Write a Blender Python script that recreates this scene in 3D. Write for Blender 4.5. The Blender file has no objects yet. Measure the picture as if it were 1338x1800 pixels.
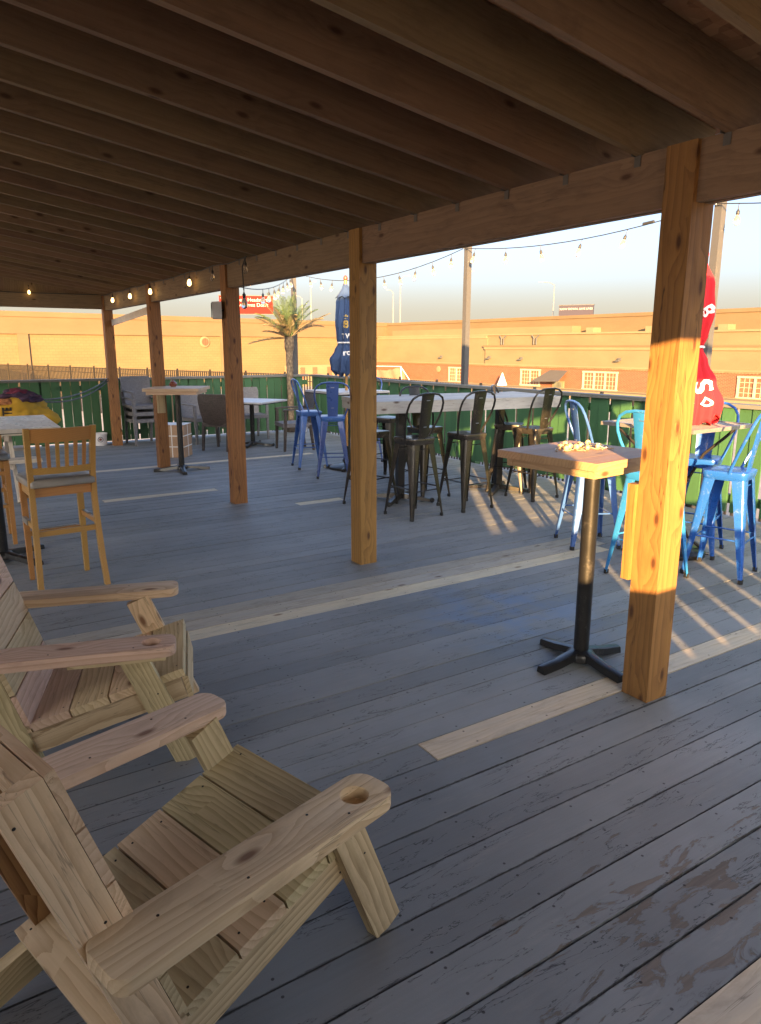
import bpy, bmesh, math, random
from mathutils import Vector, Matrix, Quaternion, noise
random.seed(11)
R = math.radians
scn = bpy.context.scene
COL = scn.collection

# ------------------------------------------------------------------ camera
cam_d = bpy.data.cameras.new('camera')
cam = bpy.data.objects.new('camera', cam_d)
COL.objects.link(cam)
cam_d.sensor_fit = 'AUTO'
cam_d.sensor_width = 36.0
cam_d.lens = 1263.24 / 1800.0 * 36.0
cam_d.clip_start = 0.05
cam_d.clip_end = 3000
YAW, PITCH, ROLL = R(32.612), R(12.926), R(0.086)
cam.location = (0, 0, 1.6)
_f = Vector((math.sin(YAW) * math.cos(PITCH), math.cos(YAW) * math.cos(PITCH), -math.sin(PITCH)))
_r = Vector((math.cos(YAW), -math.sin(YAW), 0))
_u = _r.cross(_f)
_r2 = _r * math.cos(ROLL) + _u * math.sin(ROLL)
_u2 = _u * math.cos(ROLL) - _r * math.sin(ROLL)
cam.rotation_euler = Matrix((_r2, _u2, -_f)).transposed().to_euler()
scn.camera = cam

# ------------------------------------------------------------------ world, sun, exposure
SUN_AZ, SUN_EL = R(34.0), R(9.1)            # direction the light travels, and the sun's height
world = bpy.data.worlds.new('World')
scn.world = world
world.use_nodes = True
wn = world.node_tree
wn.nodes.clear()
sky = wn.nodes.new('ShaderNodeTexSky')
sky.sky_type = 'NISHITA'
sky.sun_disc = False
sky.sun_elevation = SUN_EL
sky.sun_rotation = SUN_AZ + math.pi
sky.altitude = 100
sky.air_density = 0.5
sky.dust_density = 10.0
sky.ozone_density = 1.0
bg = wn.nodes.new('ShaderNodeBackground')
bg.inputs['Strength'].default_value = 0.12
wo = wn.nodes.new('ShaderNodeOutputWorld')
# low haze: the milky horizon that single scattering leaves out, the same all round
wtc = wn.nodes.new('ShaderNodeTexCoord')
wsx = wn.nodes.new('ShaderNodeSeparateXYZ')
wmr = wn.nodes.new('ShaderNodeMapRange')
wmr.interpolation_type = 'SMOOTHSTEP'
for i_, v_ in ((1, -0.02), (2, 0.20), (3, 1.0), (4, 0.0)): wmr.inputs[i_].default_value = v_
whz = wn.nodes.new('ShaderNodeMix')
whz.data_type = 'RGBA'; whz.blend_type = 'ADD'
whz.inputs[7].default_value = (0.66, 0.59, 0.44, 1)
wn.links.new(wtc.outputs['Generated'], wsx.inputs[0])
wn.links.new(wsx.outputs[2], wmr.inputs[0])
wn.links.new(wmr.outputs[0], whz.inputs[0])
wcl = wn.nodes.new('ShaderNodeMix')              # thin veil: takes the glare round the sun down
wcl.data_type = 'RGBA'; wcl.blend_type = 'DARKEN'; wcl.inputs[0].default_value = 1.0
wcl.inputs[7].default_value = (8.0, 7.4, 6.4, 1)
wn.links.new(sky.outputs[0], wcl.inputs[6])
wn.links.new(wcl.outputs[2], whz.inputs[6])
wn.links.new(whz.outputs[2], bg.inputs[0])
wn.links.new(bg.outputs[0], wo.inputs[0])

sun_d = bpy.data.lights.new('sun', 'SUN')
sun_d.energy = 3.3
sun_d.angle = R(0.5)
sun_d.color = (1.0, 0.595, 0.24)
sun = bpy.data.objects.new('sun', sun_d)
COL.objects.link(sun)
sdir = Vector((math.sin(SUN_AZ) * math.cos(SUN_EL), math.cos(SUN_AZ) * math.cos(SUN_EL), -math.sin(SUN_EL)))
sun.rotation_euler = sdir.to_track_quat('-Z', 'Y').to_euler()
sun.location = (-3, -6, 6)

scn.view_settings.view_transform = 'Standard'
scn.view_settings.look = 'None'
scn.view_settings.exposure = 3.36
scn.view_settings.gamma = 1.0
scn.view_settings.use_curve_mapping = False
scn.render.engine = 'CYCLES'
scn.cycles.max_bounces = 10
scn.cycles.diffuse_bounces = 6
scn.cycles.glossy_bounces = 4
scn.cycles.transparent_max_bounces = 12
scn.cycles.use_denoising = True
scn.cycles.sample_clamp_indirect = 6.0

# ------------------------------------------------------------------ node helper
class NT:
    def __init__(s, name):
        s.m = bpy.data.materials.new(name)
        s.m.use_nodes = True
        s.t = s.m.node_tree
        s.t.nodes.clear()
        s.out = s.t.nodes.new('ShaderNodeOutputMaterial')
        s.bsdf = s.t.nodes.new('ShaderNodeBsdfPrincipled')
        s.t.links.new(s.bsdf.outputs[0], s.out.inputs[0])
    def set(s, sock, v):
        if isinstance(v, bpy.types.NodeSocket):
            s.t.links.new(v, sock)
        elif v is not None:
            if hasattr(sock, 'default_value') and not isinstance(v, (int, float)) and len(v) == 3 and sock.type == 'RGBA':
                v = (*v, 1)
            sock.default_value = v
    def n(s, typ, ins=None, **props):
        nd = s.t.nodes.new('ShaderNode' + typ)
        for k, v in props.items():
            setattr(nd, k, v)
        for k, v in (ins or {}).items():
            s.set(nd.inputs[k], v)
        return nd
    def math(s, op, a, b=None, c=None, clamp=False):
        nd = s.n('Math', operation=op, use_clamp=clamp)
        s.set(nd.inputs[0], a)
        if b is not None: s.set(nd.inputs[1], b)
        if c is not None: s.set(nd.inputs[2], c)
        return nd.outputs[0]
    def vmath(s, op, a, b=None):
        nd = s.n('VectorMath', operation=op)
        s.set(nd.inputs[0], a)
        if b is not None: s.set(nd.inputs[1], b)
        return nd.outputs[0]
    def mix(s, f, a, b, blend='MIX'):
        nd = s.n('Mix', data_type='RGBA', blend_type=blend)
        s.set(nd.inputs[0], f); s.set(nd.inputs[6], a); s.set(nd.inputs[7], b)
        return nd.outputs[2]
    def ramp(s, f, *stops):
        nd = s.n('ValToRGB')
        e = nd.color_ramp.elements
        while len(e) < len(stops): e.new(0.5)
        for i, (p, c) in enumerate(stops):
            e[i].position = p
            e[i].color = (*c, 1) if not isinstance(c, (int, float)) else (c, c, c, 1)
        s.set(nd.inputs[0], f)
        return nd.outputs[0]
    def rng(s, f, a, b, c=0.0, d=1.0):
        nd = s.n('MapRange')
        for i, v in enumerate((f, a, b, c, d)): s.set(nd.inputs[i], v)
        return nd.outputs[0]
    def noise(s, vec, scale, detail=2.0, rough=0.5, dist=0.0):
        nd = s.n('TexNoise', {'Scale': scale, 'Detail': detail, 'Roughness': rough, 'Distortion': dist})
        if vec is not None: s.set(nd.inputs['Vector'], vec)
        return nd.outputs[0]
    def map(s, vec, scale=(1, 1, 1), loc=(0, 0, 0), rot=(0, 0, 0)):
        nd = s.n('Mapping')
        s.set(nd.inputs[0], vec); s.set(nd.inputs[1], loc); s.set(nd.inputs[2], rot); s.set(nd.inputs[3], scale)
        return nd.outputs[0]
    def obj(s):
        return s.n('TexCoord').outputs['Object']
    def pos(s):
        return s.n('NewGeometry').outputs['Position']
    def rnd(s):
        return s.n('ObjectInfo').outputs['Random']
    def jit(s, vec, k=(37.0, 3.1, 2.3)):
        r = s.rnd()
        c = s.n('CombineXYZ', {0: s.math('MULTIPLY', r, k[0]), 1: s.math('MULTIPLY', r, k[1]), 2: s.math('MULTIPLY', r, k[2])})
        return s.vmath('ADD', vec, c.outputs[0])
    def bump(s, h, strength=0.3, dist=0.01):
        nd = s.n('Bump', {'Strength': strength, 'Distance': dist, 'Height': h})
        s.t.links.new(nd.outputs[0], s.bsdf.inputs['Normal'])
    def fin(s, color=None, rough=0.6, metal=0.0, spec=None, coat=None):
        b = s.bsdf.inputs
        s.set(b['Base Color'], color); s.set(b['Roughness'], rough); s.set(b['Metallic'], metal)
        if spec is not None: s.set(b['Specular IOR Level'], spec)
        if coat is not None: s.set(b['Coat Weight'], coat)
        return s.m

def flat(name, c, rough=0.6, metal=0.0, var=0.12, scale=6.0, bump=0.0, spec=None, coat=None):
    t = NT(name)
    o = t.jit(t.obj())
    f = t.noise(o, scale, 4.0, 0.6)
    k = t.rng(f, 0.3, 0.7, 1 - var, 1 + var)
    nd = t.n('HueSaturation', {'Color': c, 'Value': k})
    rr = t.rng(t.noise(o, scale * 2.3, 3.0), 0.3, 0.7, max(rough - 0.08, 0.02), min(rough + 0.08, 1))
    if bump: t.bump(t.noise(o, scale * 12, 3.0), bump, 0.004)
    return t.fin(nd.outputs[0], rr, metal, spec, coat)

def wood(name, light, dark, ring=14.0, knots=0.5, rough=0.65, var=0.2, hue=0.012, bump=0.25, grey=None, contrast=1.0, crack=0.0, dirt=0.0, nails=False):
    """sawn timber, long axis = local X; every object shows another cut"""
    t = NT(name)
    o = t.jit(t.obj(), (41.0, 0.9, 0.35))
    low = t.noise(t.map(o, (0.9, 5, 5)), 1.6, 2.0, 0.5)
    # knots
    vor = t.n('TexVoronoi', {'Scale': 1.0, 'Randomness': 1.0}, voronoi_dimensions='2D', feature='F1')
    ks = t.n('SeparateXYZ'); t.set(ks.inputs[0], o)
    kv = t.n('CombineXYZ', {0: t.math('MULTIPLY', ks.outputs[0], 2.6), 1: t.math('MULTIPLY', t.math('ADD', ks.outputs[1], ks.outputs[2]), 6.5)})
    t.set(vor.inputs['Vector'], kv.outputs[0])
    kd = vor.outputs['Distance']
    sepc = t.n('SeparateColor'); t.set(sepc.inputs[0], vor.outputs['Color'])
    gate = t.math('GREATER_THAN', sepc.outputs[0], 1 - knots)
    kn = t.math('MULTIPLY', t.rng(kd, 0.04, 0.11, 1.0, 0.0), gate)
    ksw = t.math('MULTIPLY', t.rng(kd, 0.0, 0.42, 1.0, 0.0), gate)
    sx = t.n('SeparateXYZ'); t.set(sx.inputs[0], o)
    yy = t.math('ADD', sx.outputs[1], t.math('MULTIPLY', t.math('SUBTRACT', low, 0.5), 0.10))
    zz = t.math('ADD', sx.outputs[2], 0.06)
    rad = t.math('SQRT', t.math('ADD', t.math('MULTIPLY', yy, yy), t.math('MULTIPLY', zz, zz)))
    rad = t.math('ADD', rad, t.math('MULTIPLY', ksw, 0.05))
    rad = t.math('ADD', rad, t.math('MULTIPLY', t.noise(t.map(o, (3, 30, 30)), 2.0, 3.0), 0.006))
    w = t.math('FRACT', t.math('MULTIPLY', rad, ring * 6.0))
    g = t.math('POWER', w, 1.8)
    fib = t.noise(t.map(o, (5, 160, 160)), 1.0, 3.0, 0.6)
    gg = t.math('ADD', t.math('MULTIPLY', g, 0.62 * contrast), t.math('MULTIPLY', t.math('SUBTRACT', fib, 0.35), 0.55), clamp=True)
    c = t.mix(gg, light, dark)
    patch = t.noise(t.map(o, (1.2, 4, 4)), 1.7, 3.0, 0.6)
    c = t.mix(t.rng(patch, 0.35, 0.75, 0.0, 0.35), c, [x * 0.72 for x in light])
    if grey is not None:
        c = t.mix(t.rng(t.noise(t.map(o, (1.0, 6, 6)), 2.5, 4.0, 0.65), 0.35, 0.65, 0.25, 0.95), c, grey)
    if dirt:
        dn = t.noise(t.map(o, (1.6, 5, 5)), 2.6, 6.0, 0.7, 0.4)
        c = t.mix(t.rng(dn, 0.50, 0.72, 0.0, dirt), c, [dark[0] * 0.55, dark[1] * 0.55, dark[2] * 0.6])
    if crack:
        cn = t.noise(t.map(o, (0.55, 15, 15)), 1.3, 4.0, 0.6, 0.3)
        ck = t.math('SUBTRACT', 1.0, t.rng(t.math('ABSOLUTE', t.math('SUBTRACT', cn, 0.5)), 0.0, 0.008), clamp=True)
        ck = t.math('MULTIPLY', ck, t.rng(t.noise(t.map(o, (0.8, 3, 3)), 1.5, 2.0), 0.48, 0.54))
        c = t.mix(t.math('MULTIPLY', ck, crack), c, [x * 0.18 for x in dark])
    c = t.mix(kn, c, [dark[0] * 0.45, dark[1] * 0.36, dark[2] * 0.32])
    if nails:
        nx_ = t.n('SeparateXYZ'); t.set(nx_.inputs[0], t.pos())
        ny_ = t.n('SeparateXYZ'); t.set(ny_.inputs[0], t.obj())
        fx_ = t.math('MULTIPLY', t.math('SUBTRACT', t.math('FRACT', t.math('MULTIPLY', nx_.outputs[0], 2.5)), 0.5), 0.4)
        fy_ = t.math('SUBTRACT', t.math('ABSOLUTE', ny_.outputs[1]), 0.046)
        nd_ = t.math('SQRT', t.math('ADD', t.math('MULTIPLY', fx_, fx_), t.math('MULTIPLY', fy_, fy_)))
        c = t.mix(t.rng(nd_, 0.0035, 0.0055, 0.85, 0.0), c, (0.03, 0.026, 0.024))
    r = t.rnd()
    hs = t.n('HueSaturation', {'Color': c, 'Hue': t.rng(r, 0, 1, 0.5 - hue, 0.5 + hue),
                               'Value': t.rng(t.math('FRACT', t.math('MULTIPLY', r, 7.13)), 0, 1, 1 - var, 1 + var * 0.7)})
    t.bump(t.math('ADD', t.math('MULTIPLY', gg, -0.6), t.math('MULTIPLY', fib, 0.5)), bump, 0.003)
    return t.fin(hs.outputs[0], t.rng(fib, 0.3, 0.7, rough - 0.1, rough + 0.1))

M = {}
# new pressure treated chair timber: greenish, tan and pinkish planks
M['chair_green'] = wood('chair_green', (0.66, 0.53, 0.30), (0.35, 0.25, 0.11), 9, 0.35, 0.62, 0.14, contrast=1.25, crack=0.5, dirt=0.4)
M['chair_tan'] = wood('chair_tan', (0.76, 0.59, 0.355), (0.47, 0.31, 0.15), 8, 0.45, 0.62, 0.12, contrast=1.15, crack=0.5, dirt=0.45)
M['chair_pink'] = wood('chair_pink', (0.72, 0.52, 0.36), (0.50, 0.315, 0.19), 8, 0.45, 0.62, 0.10, contrast=1.15, crack=0.5, dirt=0.4)
M['bark'] = wood('bark', (0.40, 0.24, 0.12), (0.12, 0.05, 0.022), 7, 0.6, 0.75, 0.1, contrast=1.4)
M['post'] = wood('post_timber', (0.335, 0.165, 0.045), (0.18, 0.082, 0.022), 6, 0.6, 0.7, 0.10, bump=0.4, contrast=1.2, crack=0.9, dirt=0.35)
M['rafter'] = wood('rafter_timber', (0.245, 0.160, 0.086), (0.18, 0.112, 0.058), 6, 0.35, 0.8, 0.22, bump=0.2, contrast=0.8, crack=0.4, dirt=0.5)
M['beam'] = wood('beam_timber', (0.27, 0.182, 0.105), (0.19, 0.12, 0.066), 6, 0.4, 0.75, 0.12, bump=0.2, crack=0.5, dirt=0.5)
M['raw_board'] = wood('raw_deck_board', (0.76, 0.64, 0.43), (0.48, 0.355, 0.20), 8, 0.4, 0.7, 0.12, contrast=1.2, crack=0.7, dirt=0.5, nails=True, grey=(0.55, 0.48, 0.36))
M['worn_board'] = wood('worn_deck_board', (0.48, 0.42, 0.32), (0.28, 0.23, 0.165), 8, 0.4, 0.75, 0.14, contrast=1.2, crack=0.8, dirt=0.6, nails=True, grey=(0.36, 0.33, 0.28))
M['grey_wood'] = wood('weathered_grey_wood', (0.42, 0.39, 0.345), (0.25, 0.225, 0.195), 8, 0.3, 0.7, 0.08, crack=0.6, dirt=0.5, grey=(0.43, 0.42, 0.395))
M['table_wood'] = wood('table_timber', (0.46, 0.29, 0.155), (0.31, 0.17, 0.08), 9, 0.3, 0.6, 0.10)
M['table_pale'] = wood('pale_table_timber', (0.60, 0.42, 0.28), (0.44, 0.28, 0.17), 9, 0.2, 0.6, 0.08)
M['beech'] = wood('oak_stain', (0.50, 0.26, 0.075), (0.36, 0.165, 0.04), 12, 0.0, 0.38, 0.07, bump=0.05, contrast=0.6)
M['white_plank'] = wood('white_plank', (0.62, 0.55, 0.45), (0.45, 0.38, 0.30), 8, 0.2, 0.7, 0.08)

def osb():
    t = NT('osb_sheathing')
    o = t.jit(t.obj(), (9.0, 7.0, 0.0))
    v = t.n('TexVoronoi', {'Scale': 1.0}, voronoi_dimensions='2D'); t.set(v.inputs['Vector'], t.map(o, (9, 26, 1), rot=(0, 0, 0.5)))
    v2 = t.n('TexVoronoi', {'Scale': 1.0}, voronoi_dimensions='2D'); t.set(v2.inputs['Vector'], t.map(o, (24, 10, 1), rot=(0, 0, 0.3)))
    s1 = t.n('SeparateColor'); t.set(s1.inputs[0], v.outputs['Color'])
    s2 = t.n('SeparateColor'); t.set(s2.inputs[0], v2.outputs['Color'])
    f = t.math('MULTIPLY_ADD', s1.outputs[0], 0.5, t.math('MULTIPLY', s2.outputs[1], 0.5))
    c = t.ramp(f, (0.1, (0.20, 0.09, 0.042)), (0.55, (0.34, 0.175, 0.085)), (0.95, (0.46, 0.26, 0.13)))
    t.bump(f, 0.3, 0.003)
    return t.fin(c, 0.75)
M['osb'] = osb()

def deck_paint():
    t = NT('grey_deck_paint')
    o = t.jit(t.obj(), (53.0, 2.0, 0.0))
    p = t.pos()
    fine = t.noise(o, 260.0, 3.0, 0.7)
    cloud = t.noise(t.map(p, (1, 1, 1)), 0.9, 4.0, 0.6)
    base = t.mix(t.rng(cloud, 0.35, 0.65), (0.180, 0.188, 0.186), (0.240, 0.246, 0.242))
    # bluish stain spilled on the boards
    dv = t.n('VectorMath', operation='DISTANCE'); t.set(dv.inputs[0], t.vmath('MULTIPLY', p, (1, 1, 0))); t.set(dv.inputs[1], (2.95, 3.1, 0))
    blue = t.math('MULTIPLY', t.rng(dv.outputs['Value'], 0.1, 0.8, 0.6, 0.0), t.rng(t.noise(p, 3.5, 4.0, 0.6), 0.42, 0.62))
    base = t.mix(blue, base, (0.10, 0.19, 0.36))
    # long grain of the board under the paint
    gr = t.noise(t.map(o, (2.2, 70, 70)), 1.0, 4.0, 0.65)
    base = t.mix(t.rng(gr, 0.4, 0.75, 0.0, 0.16), base, (0.11, 0.11, 0.115))
    # foot traffic: pale dusty scuffs
    sc = t.noise(t.map(o, (1.6, 9, 9)), 2.2, 5.0, 0.7)
    base = t.mix(t.rng(sc, 0.56, 0.75, 0.0, 0.45), base, (0.31, 0.29, 0.27))
    # raw wood where the paint has peeled off
    wood_c = t.mix(t.noise(t.map(o, (3, 90, 90)), 1.0, 4.0), (0.095, 0.08, 0.068), (0.24, 0.20, 0.165))
    w1 = t.n('VectorMath', operation='DISTANCE'); t.set(w1.inputs[0], t.vmath('MULTIPLY', p, (0.8, 1.5, 0))); t.set(w1.inputs[1], (1.42, 1.47, 0))
    local = t.rng(w1.outputs['Value'], 0.05, 0.85, 0.218, 0.0)
    pn = t.noise(t.map(o, (3.4, 11, 11)), 1.5, 6.0, 0.62, 0.6)
    pv = t.math('ADD', pn, local)
    peel = t.rng(pv, 0.712, 0.722)
    rim = t.math('SUBTRACT', t.rng(pv, 0.69, 0.712), peel, clamp=True)
    # cracks that run with the grain
    cr = t.noise(t.map(o, (1.5, 11, 11)), 1.5, 5.0, 0.62, 0.5)
    crack = t.math('SUBTRACT', 1.0, t.rng(t.math('ABSOLUTE', t.math('SUBTRACT', cr, 0.5)), 0.0, 0.009), clamp=True)
    cg = t.rng(t.noise(t.map(o, (0.9, 4, 4)), 1.9, 2.0), 0.47, 0.53)
    crack = t.math('MULTIPLY', crack, cg)
    c = t.mix(t.math('MULTIPLY', crack, 0.85), base, (0.03, 0.027, 0.025))
    c = t.mix(t.math('MULTIPLY', rim, 0.35), c, (0.06, 0.055, 0.05))
    c = t.mix(peel, c, wood_c)
    nx_ = t.n('SeparateXYZ'); t.set(nx_.inputs[0], t.pos())
    ny_ = t.n('SeparateXYZ'); t.set(ny_.inputs[0], t.obj())
    fx_ = t.math('MULTIPLY', t.math('SUBTRACT', t.math('FRACT', t.math('MULTIPLY', nx_.outputs[0], 2.5)), 0.5), 0.4)
    fy_ = t.math('SUBTRACT', t.math('ABSOLUTE', ny_.outputs[1]), 0.046)
    nd_ = t.math('SQRT', t.math('ADD', t.math('MULTIPLY', fx_, fx_), t.math('MULTIPLY', fy_, fy_)))
    c = t.mix(t.rng(nd_, 0.0035, 0.0055, 0.85, 0.0), c, (0.03, 0.026, 0.024))
    # chipped, dirty board edges
    sy = t.n('SeparateXYZ'); t.set(sy.inputs[0], t.obj())
    en = t.noise(t.map(o, (5, 16, 16)), 2.0, 5.0, 0.7)
    ed = t.math('ADD', t.math('ABSOLUTE', sy.outputs[1]), t.math('MULTIPLY', t.math('SUBTRACT', en, 0.5), 0.022))
    c = t.mix(t.rng(ed, 0.0705, 0.0740, 0.0, 0.7), c, (0.035, 0.032, 0.03))
    r = t.rnd()
    hs = t.n('HueSaturation', {'Color': c, 'Value': t.rng(r, 0, 1, 0.86, 1.13)})
    h = t.math('ADD', t.math('MULTIPLY', fine, 0.25), t.math('MULTIPLY', peel, -0.8))
    h = t.math('ADD', h, t.math('MULTIPLY', crack, -0.9))
    h = t.math('ADD', h, t.math('MULTIPLY', gr, 0.12))
    t.bump(h, 0.5, 0.004)
    rough = t.math('ADD', t.rng(sc, 0.3, 0.7, 0.52, 0.68), t.math('MULTIPLY', peel, 0.2))
    return t.fin(hs.outputs[0], rough, spec=0.35)
M['deck'] = deck_paint()

def painted_board(name, c1, c2, rough=0.6):
    t = NT(name)
    o = t.jit(t.obj(), (29.0, 2.0, 1.0))
    g = t.noise(t.map(o, (2.0, 60, 60)), 1.0, 4.0, 0.65)
    l = t.noise(t.map(o, (1, 4, 4)), 2.0, 4.0, 0.6)
    c = t.mix(t.math('MULTIPLY_ADD', g, 0.5, t.math('MULTIPLY', l, 0.5)), c1, c2)
    hs = t.n('HueSaturation', {'Color': c, 'Value': t.rng(t.rnd(), 0, 1, 0.85, 1.15)})
    t.bump(g, 0.25, 0.003)
    return t.fin(hs.outputs[0], rough)
M['green'] = painted_board('green_fence_paint', (0.030, 0.088, 0.034), (0.046, 0.128, 0.048))
M['cap'] = painted_board('fence_cap_paint', (0.10, 0.10, 0.085), (0.17, 0.165, 0.14))
M['siding'] = painted_board('bar_wall_paint', (0.60, 0.57, 0.51), (0.70, 0.66, 0.60))

def enamel(name, c, rough=0.3, metal=0.0, worn=(0.22, 0.22, 0.24), wear=0.0, coat=0.3):
    t = NT(name)
    o = t.jit(t.obj(), (5.0, 7.0, 3.0))
    n1 = t.noise(o, 9.0, 5.0, 0.65)
    n2 = t.noise(o, 60.0, 3.0, 0.6)
    c1 = t.mix(t.rng(n1, 0.3, 0.7, 0.0, 0.5), c, [x * 0.72 for x in c])
    c1 = t.mix(t.math('MULTIPLY', t.rng(t.math('MULTIPLY_ADD', n2, 0.4, t.math('MULTIPLY', n1, 0.6)), 0.56, 0.64), wear), c1, worn)
    t.bump(n2, 0.04, 0.002)
    return t.fin(c1, t.rng(n1, 0.3, 0.7, rough - 0.06, rough + 0.14), metal, coat=coat)
M['gun'] = enamel('gunmetal_enamel', (0.030, 0.026, 0.022), 0.30, 0.5, (0.14, 0.11, 0.075), 0.4)
M['gun_top'] = enamel('gunmetal_seat', (0.075, 0.066, 0.056), 0.28, 0.6, (0.25, 0.22, 0.18), 0.6)
M['blue'] = enamel('blue_enamel', (0.020, 0.115, 0.46), 0.27, 0.15, (0.45, 0.55, 0.68), 0.22)
M['pale_blue'] = enamel('pale_blue_enamel', (0.06, 0.15, 0.43), 0.3, 0.15, (0.35, 0.42, 0.56), 0.25)
M['navy'] = enamel('navy_enamel', (0.055, 0.10, 0.30), 0.3, 0.2, (0.3, 0.36, 0.5), 0.3)
M['teal'] = enamel('turquoise_enamel', (0.035, 0.25, 0.62), 0.28, 0.1, (0.5, 0.66, 0.72), 0.2)
M['black'] = enamel('black_iron', (0.018, 0.017, 0.016), 0.36, 0.3, (0.10, 0.09, 0.08), 0.35)
M['black_mat'] = flat('black_rubber', (0.02, 0.02, 0.02), 0.6)
M['steel'] = enamel('grey_steel_post', (0.075, 0.074, 0.074), 0.6, 0.1, (0.14, 0.12, 0.10), 0.3, 0.0)
M['galv'] = enamel('galvanised_steel', (0.38, 0.39, 0.40), 0.38, 0.8, (0.28, 0.27, 0.26), 0.4, 0.0)
M['tie'] = enamel('dull_galvanised_tie', (0.16, 0.15, 0.14), 0.5, 0.7, (0.12, 0.10, 0.08), 0.5, 0.0)
M['pale_metal'] = flat('pale_sheet_metal', (0.62, 0.62, 0.60), 0.4, 0.2)
M['vinyl'] = flat('grey_vinyl', (0.22, 0.205, 0.18), 0.36, bump=0.15)
M['laminate'] = flat('white_laminate', (0.66, 0.62, 0.55), 0.32, var=0.1, scale=9)
M['stone_top'] = flat('grey_tabletop', (0.46, 0.44, 0.43), 0.4, var=0.1, scale=14)
M['mesh_metal'] = enamel('mesh_table_metal', (0.30, 0.28, 0.26), 0.45, 0.5, (0.22, 0.18, 0.16), 0.5, 0.0)
M['cardboard'] = flat('brown_cardboard', (0.40, 0.25, 0.15), 0.8, var=0.15, bump=0.1)
M['strap_white'] = flat('white_strap', (0.75, 0.73, 0.68), 0.5)
M['plastic_white'] = flat('white_plastic', (0.62, 0.60, 0.60), 0.35)
M['red'] = flat('red_print', (0.55, 0.03, 0.03), 0.5)
M['ceramic'] = flat('brown_glaze', (0.22, 0.07, 0.045), 0.25)
M['speaker'] = flat('speaker_plastic', (0.52, 0.50, 0.47), 0.5)
M['speaker_dark'] = flat('speaker_grille', (0.09, 0.085, 0.08), 0.7, bump=0.3)
M['cork'] = flat('cream_knob', (0.55, 0.45, 0.25), 0.5)
M['wire'] = flat('bare_wire', (0.46, 0.36, 0.24), 0.4, 0.3)
M['cable'] = flat('black_cable', (0.03, 0.03, 0.03), 0.55)
M['terracotta'] = flat('brown_pot', (0.06, 0.045, 0.035), 0.6)

def wicker(name, c1, c2):
    t = NT(name)
    o = t.obj()
    w1 = t.noise(t.map(o, (14, 14, 120)), 1.0, 2.0)
    w2 = t.noise(t.map(o, (110, 110, 20)), 1.0, 2.0)
    f = t.rng(t.math('ADD', w1, w2), 0.75, 1.25)
    c = t.mix(f, c1, c2)
    t.bump(f, 0.6, 0.004)
    return t.fin(c, 0.5)
M['wicker_grey'] = wicker('grey_wicker', (0.13, 0.12, 0.118), (0.20, 0.188, 0.188))
M['wicker_dark'] = wicker('dark_brown_wicker', (0.028, 0.021, 0.017), (0.075, 0.055, 0.045))

def cloth(name, c, fold=5.0, stain=0.15):
    t = NT(name)
    o = t.jit(t.obj())
    n1 = t.noise(o, fold, 4.0, 0.6)
    weave = t.noise(t.map(o, (1, 1, 1)), 380.0, 2.0)
    c1 = t.mix(t.rng(n1, 0.35, 0.7, 0.0, stain * 2), c, [x * 0.6 for x in c])
    t.bump(t.math('ADD', t.math('MULTIPLY', n1, 1.2), t.math('MULTIPLY', weave, 0.1)), 0.3, 0.01)
    m = t.fin(c1, 0.8)
    t.bsdf.inputs['Sheen Weight'].default_value = 0.05
    return m
M['blue_canvas'] = cloth('blue_canvas', (0.030, 0.064, 0.155))
M['red_canvas'] = cloth('red_canvas', (0.58, 0.006, 0.016))
M['yellow_cloth'] = cloth('yellow_tarp', (0.62, 0.36, 0.03))
M['purple_cloth'] = cloth('purple_cloth', (0.07, 0.035, 0.075))
M['maroon_cloth'] = cloth('maroon_cloth', (0.20, 0.025, 0.06))
M['orange_cloth'] = cloth('orange_cloth', (0.55, 0.22, 0.08))
M['white_print'] = flat('white_print', (0.80, 0.78, 0.75), 0.6, var=0.05)
M['gold_print'] = flat('gold_print', (0.60, 0.40, 0.10), 0.5, var=0.1)
M['black_print'] = flat('black_print', (0.03, 0.028, 0.025), 0.6, var=0.1)

def glass_bulb():
    t = NT('clear_bulb_glass')
    t.bsdf.inputs['Transmission Weight'].default_value = 0.85
    t.bsdf.inputs['IOR'].default_value = 1.3
    return t.fin((0.85, 0.80, 0.70), 0.06)
M['bulb'] = glass_bulb()
def lit_bulb():
    t = NT('lit_bulb')
    t.bsdf.inputs['Emission Color'].default_value = (1.0, 0.62, 0.20, 1)
    t.bsdf.inputs['Emission Strength'].default_value = 0.9
    return t.fin((0.9, 0.7, 0.4), 0.2)
M['lit'] = lit_bulb()
M['filament'] = flat('amber_filament', (0.75, 0.45, 0.18), 0.4)

def stucco(name, c, block=False):
    t = NT(name)
    o = t.obj()
    n = t.noise(t.map(o, (0.25, 0.25, 0.6)), 1.4, 5.0, 0.6)
    f = t.noise(o, 14.0, 4.0, 0.6)
    cc = t.mix(t.rng(n, 0.35, 0.68, 0.0, 0.6), c, [x * 0.74 for x in c])
    cc = t.mix(t.rng(f, 0.4, 0.7, 0.0, 0.18), cc, [x * 0.7 for x in c])
    if block:
        b = t.n('TexBrick', {'Scale': 1.0, 'Mortar Size': 0.018, 'Brick Width': 0.41, 'Row Height': 0.205, 'Color1': (1, 1, 1), 'Color2': (0.93, 0.93, 0.93), 'Mortar': (0.80, 0.79, 0.76)})
        sx = t.n('SeparateXYZ'); t.set(sx.inputs[0], o)
        cb = t.n('CombineXYZ', {0: sx.outputs[0], 1: sx.outputs[2]})
        t.set(b.inputs['Vector'], cb.outputs[0])
        cc = t.mix(0.8, cc, b.outputs[0], 'MULTIPLY')
        t.bump(b.outputs[0], 0.4, 0.02)
    return t.fin(cc, 0.85)
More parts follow.
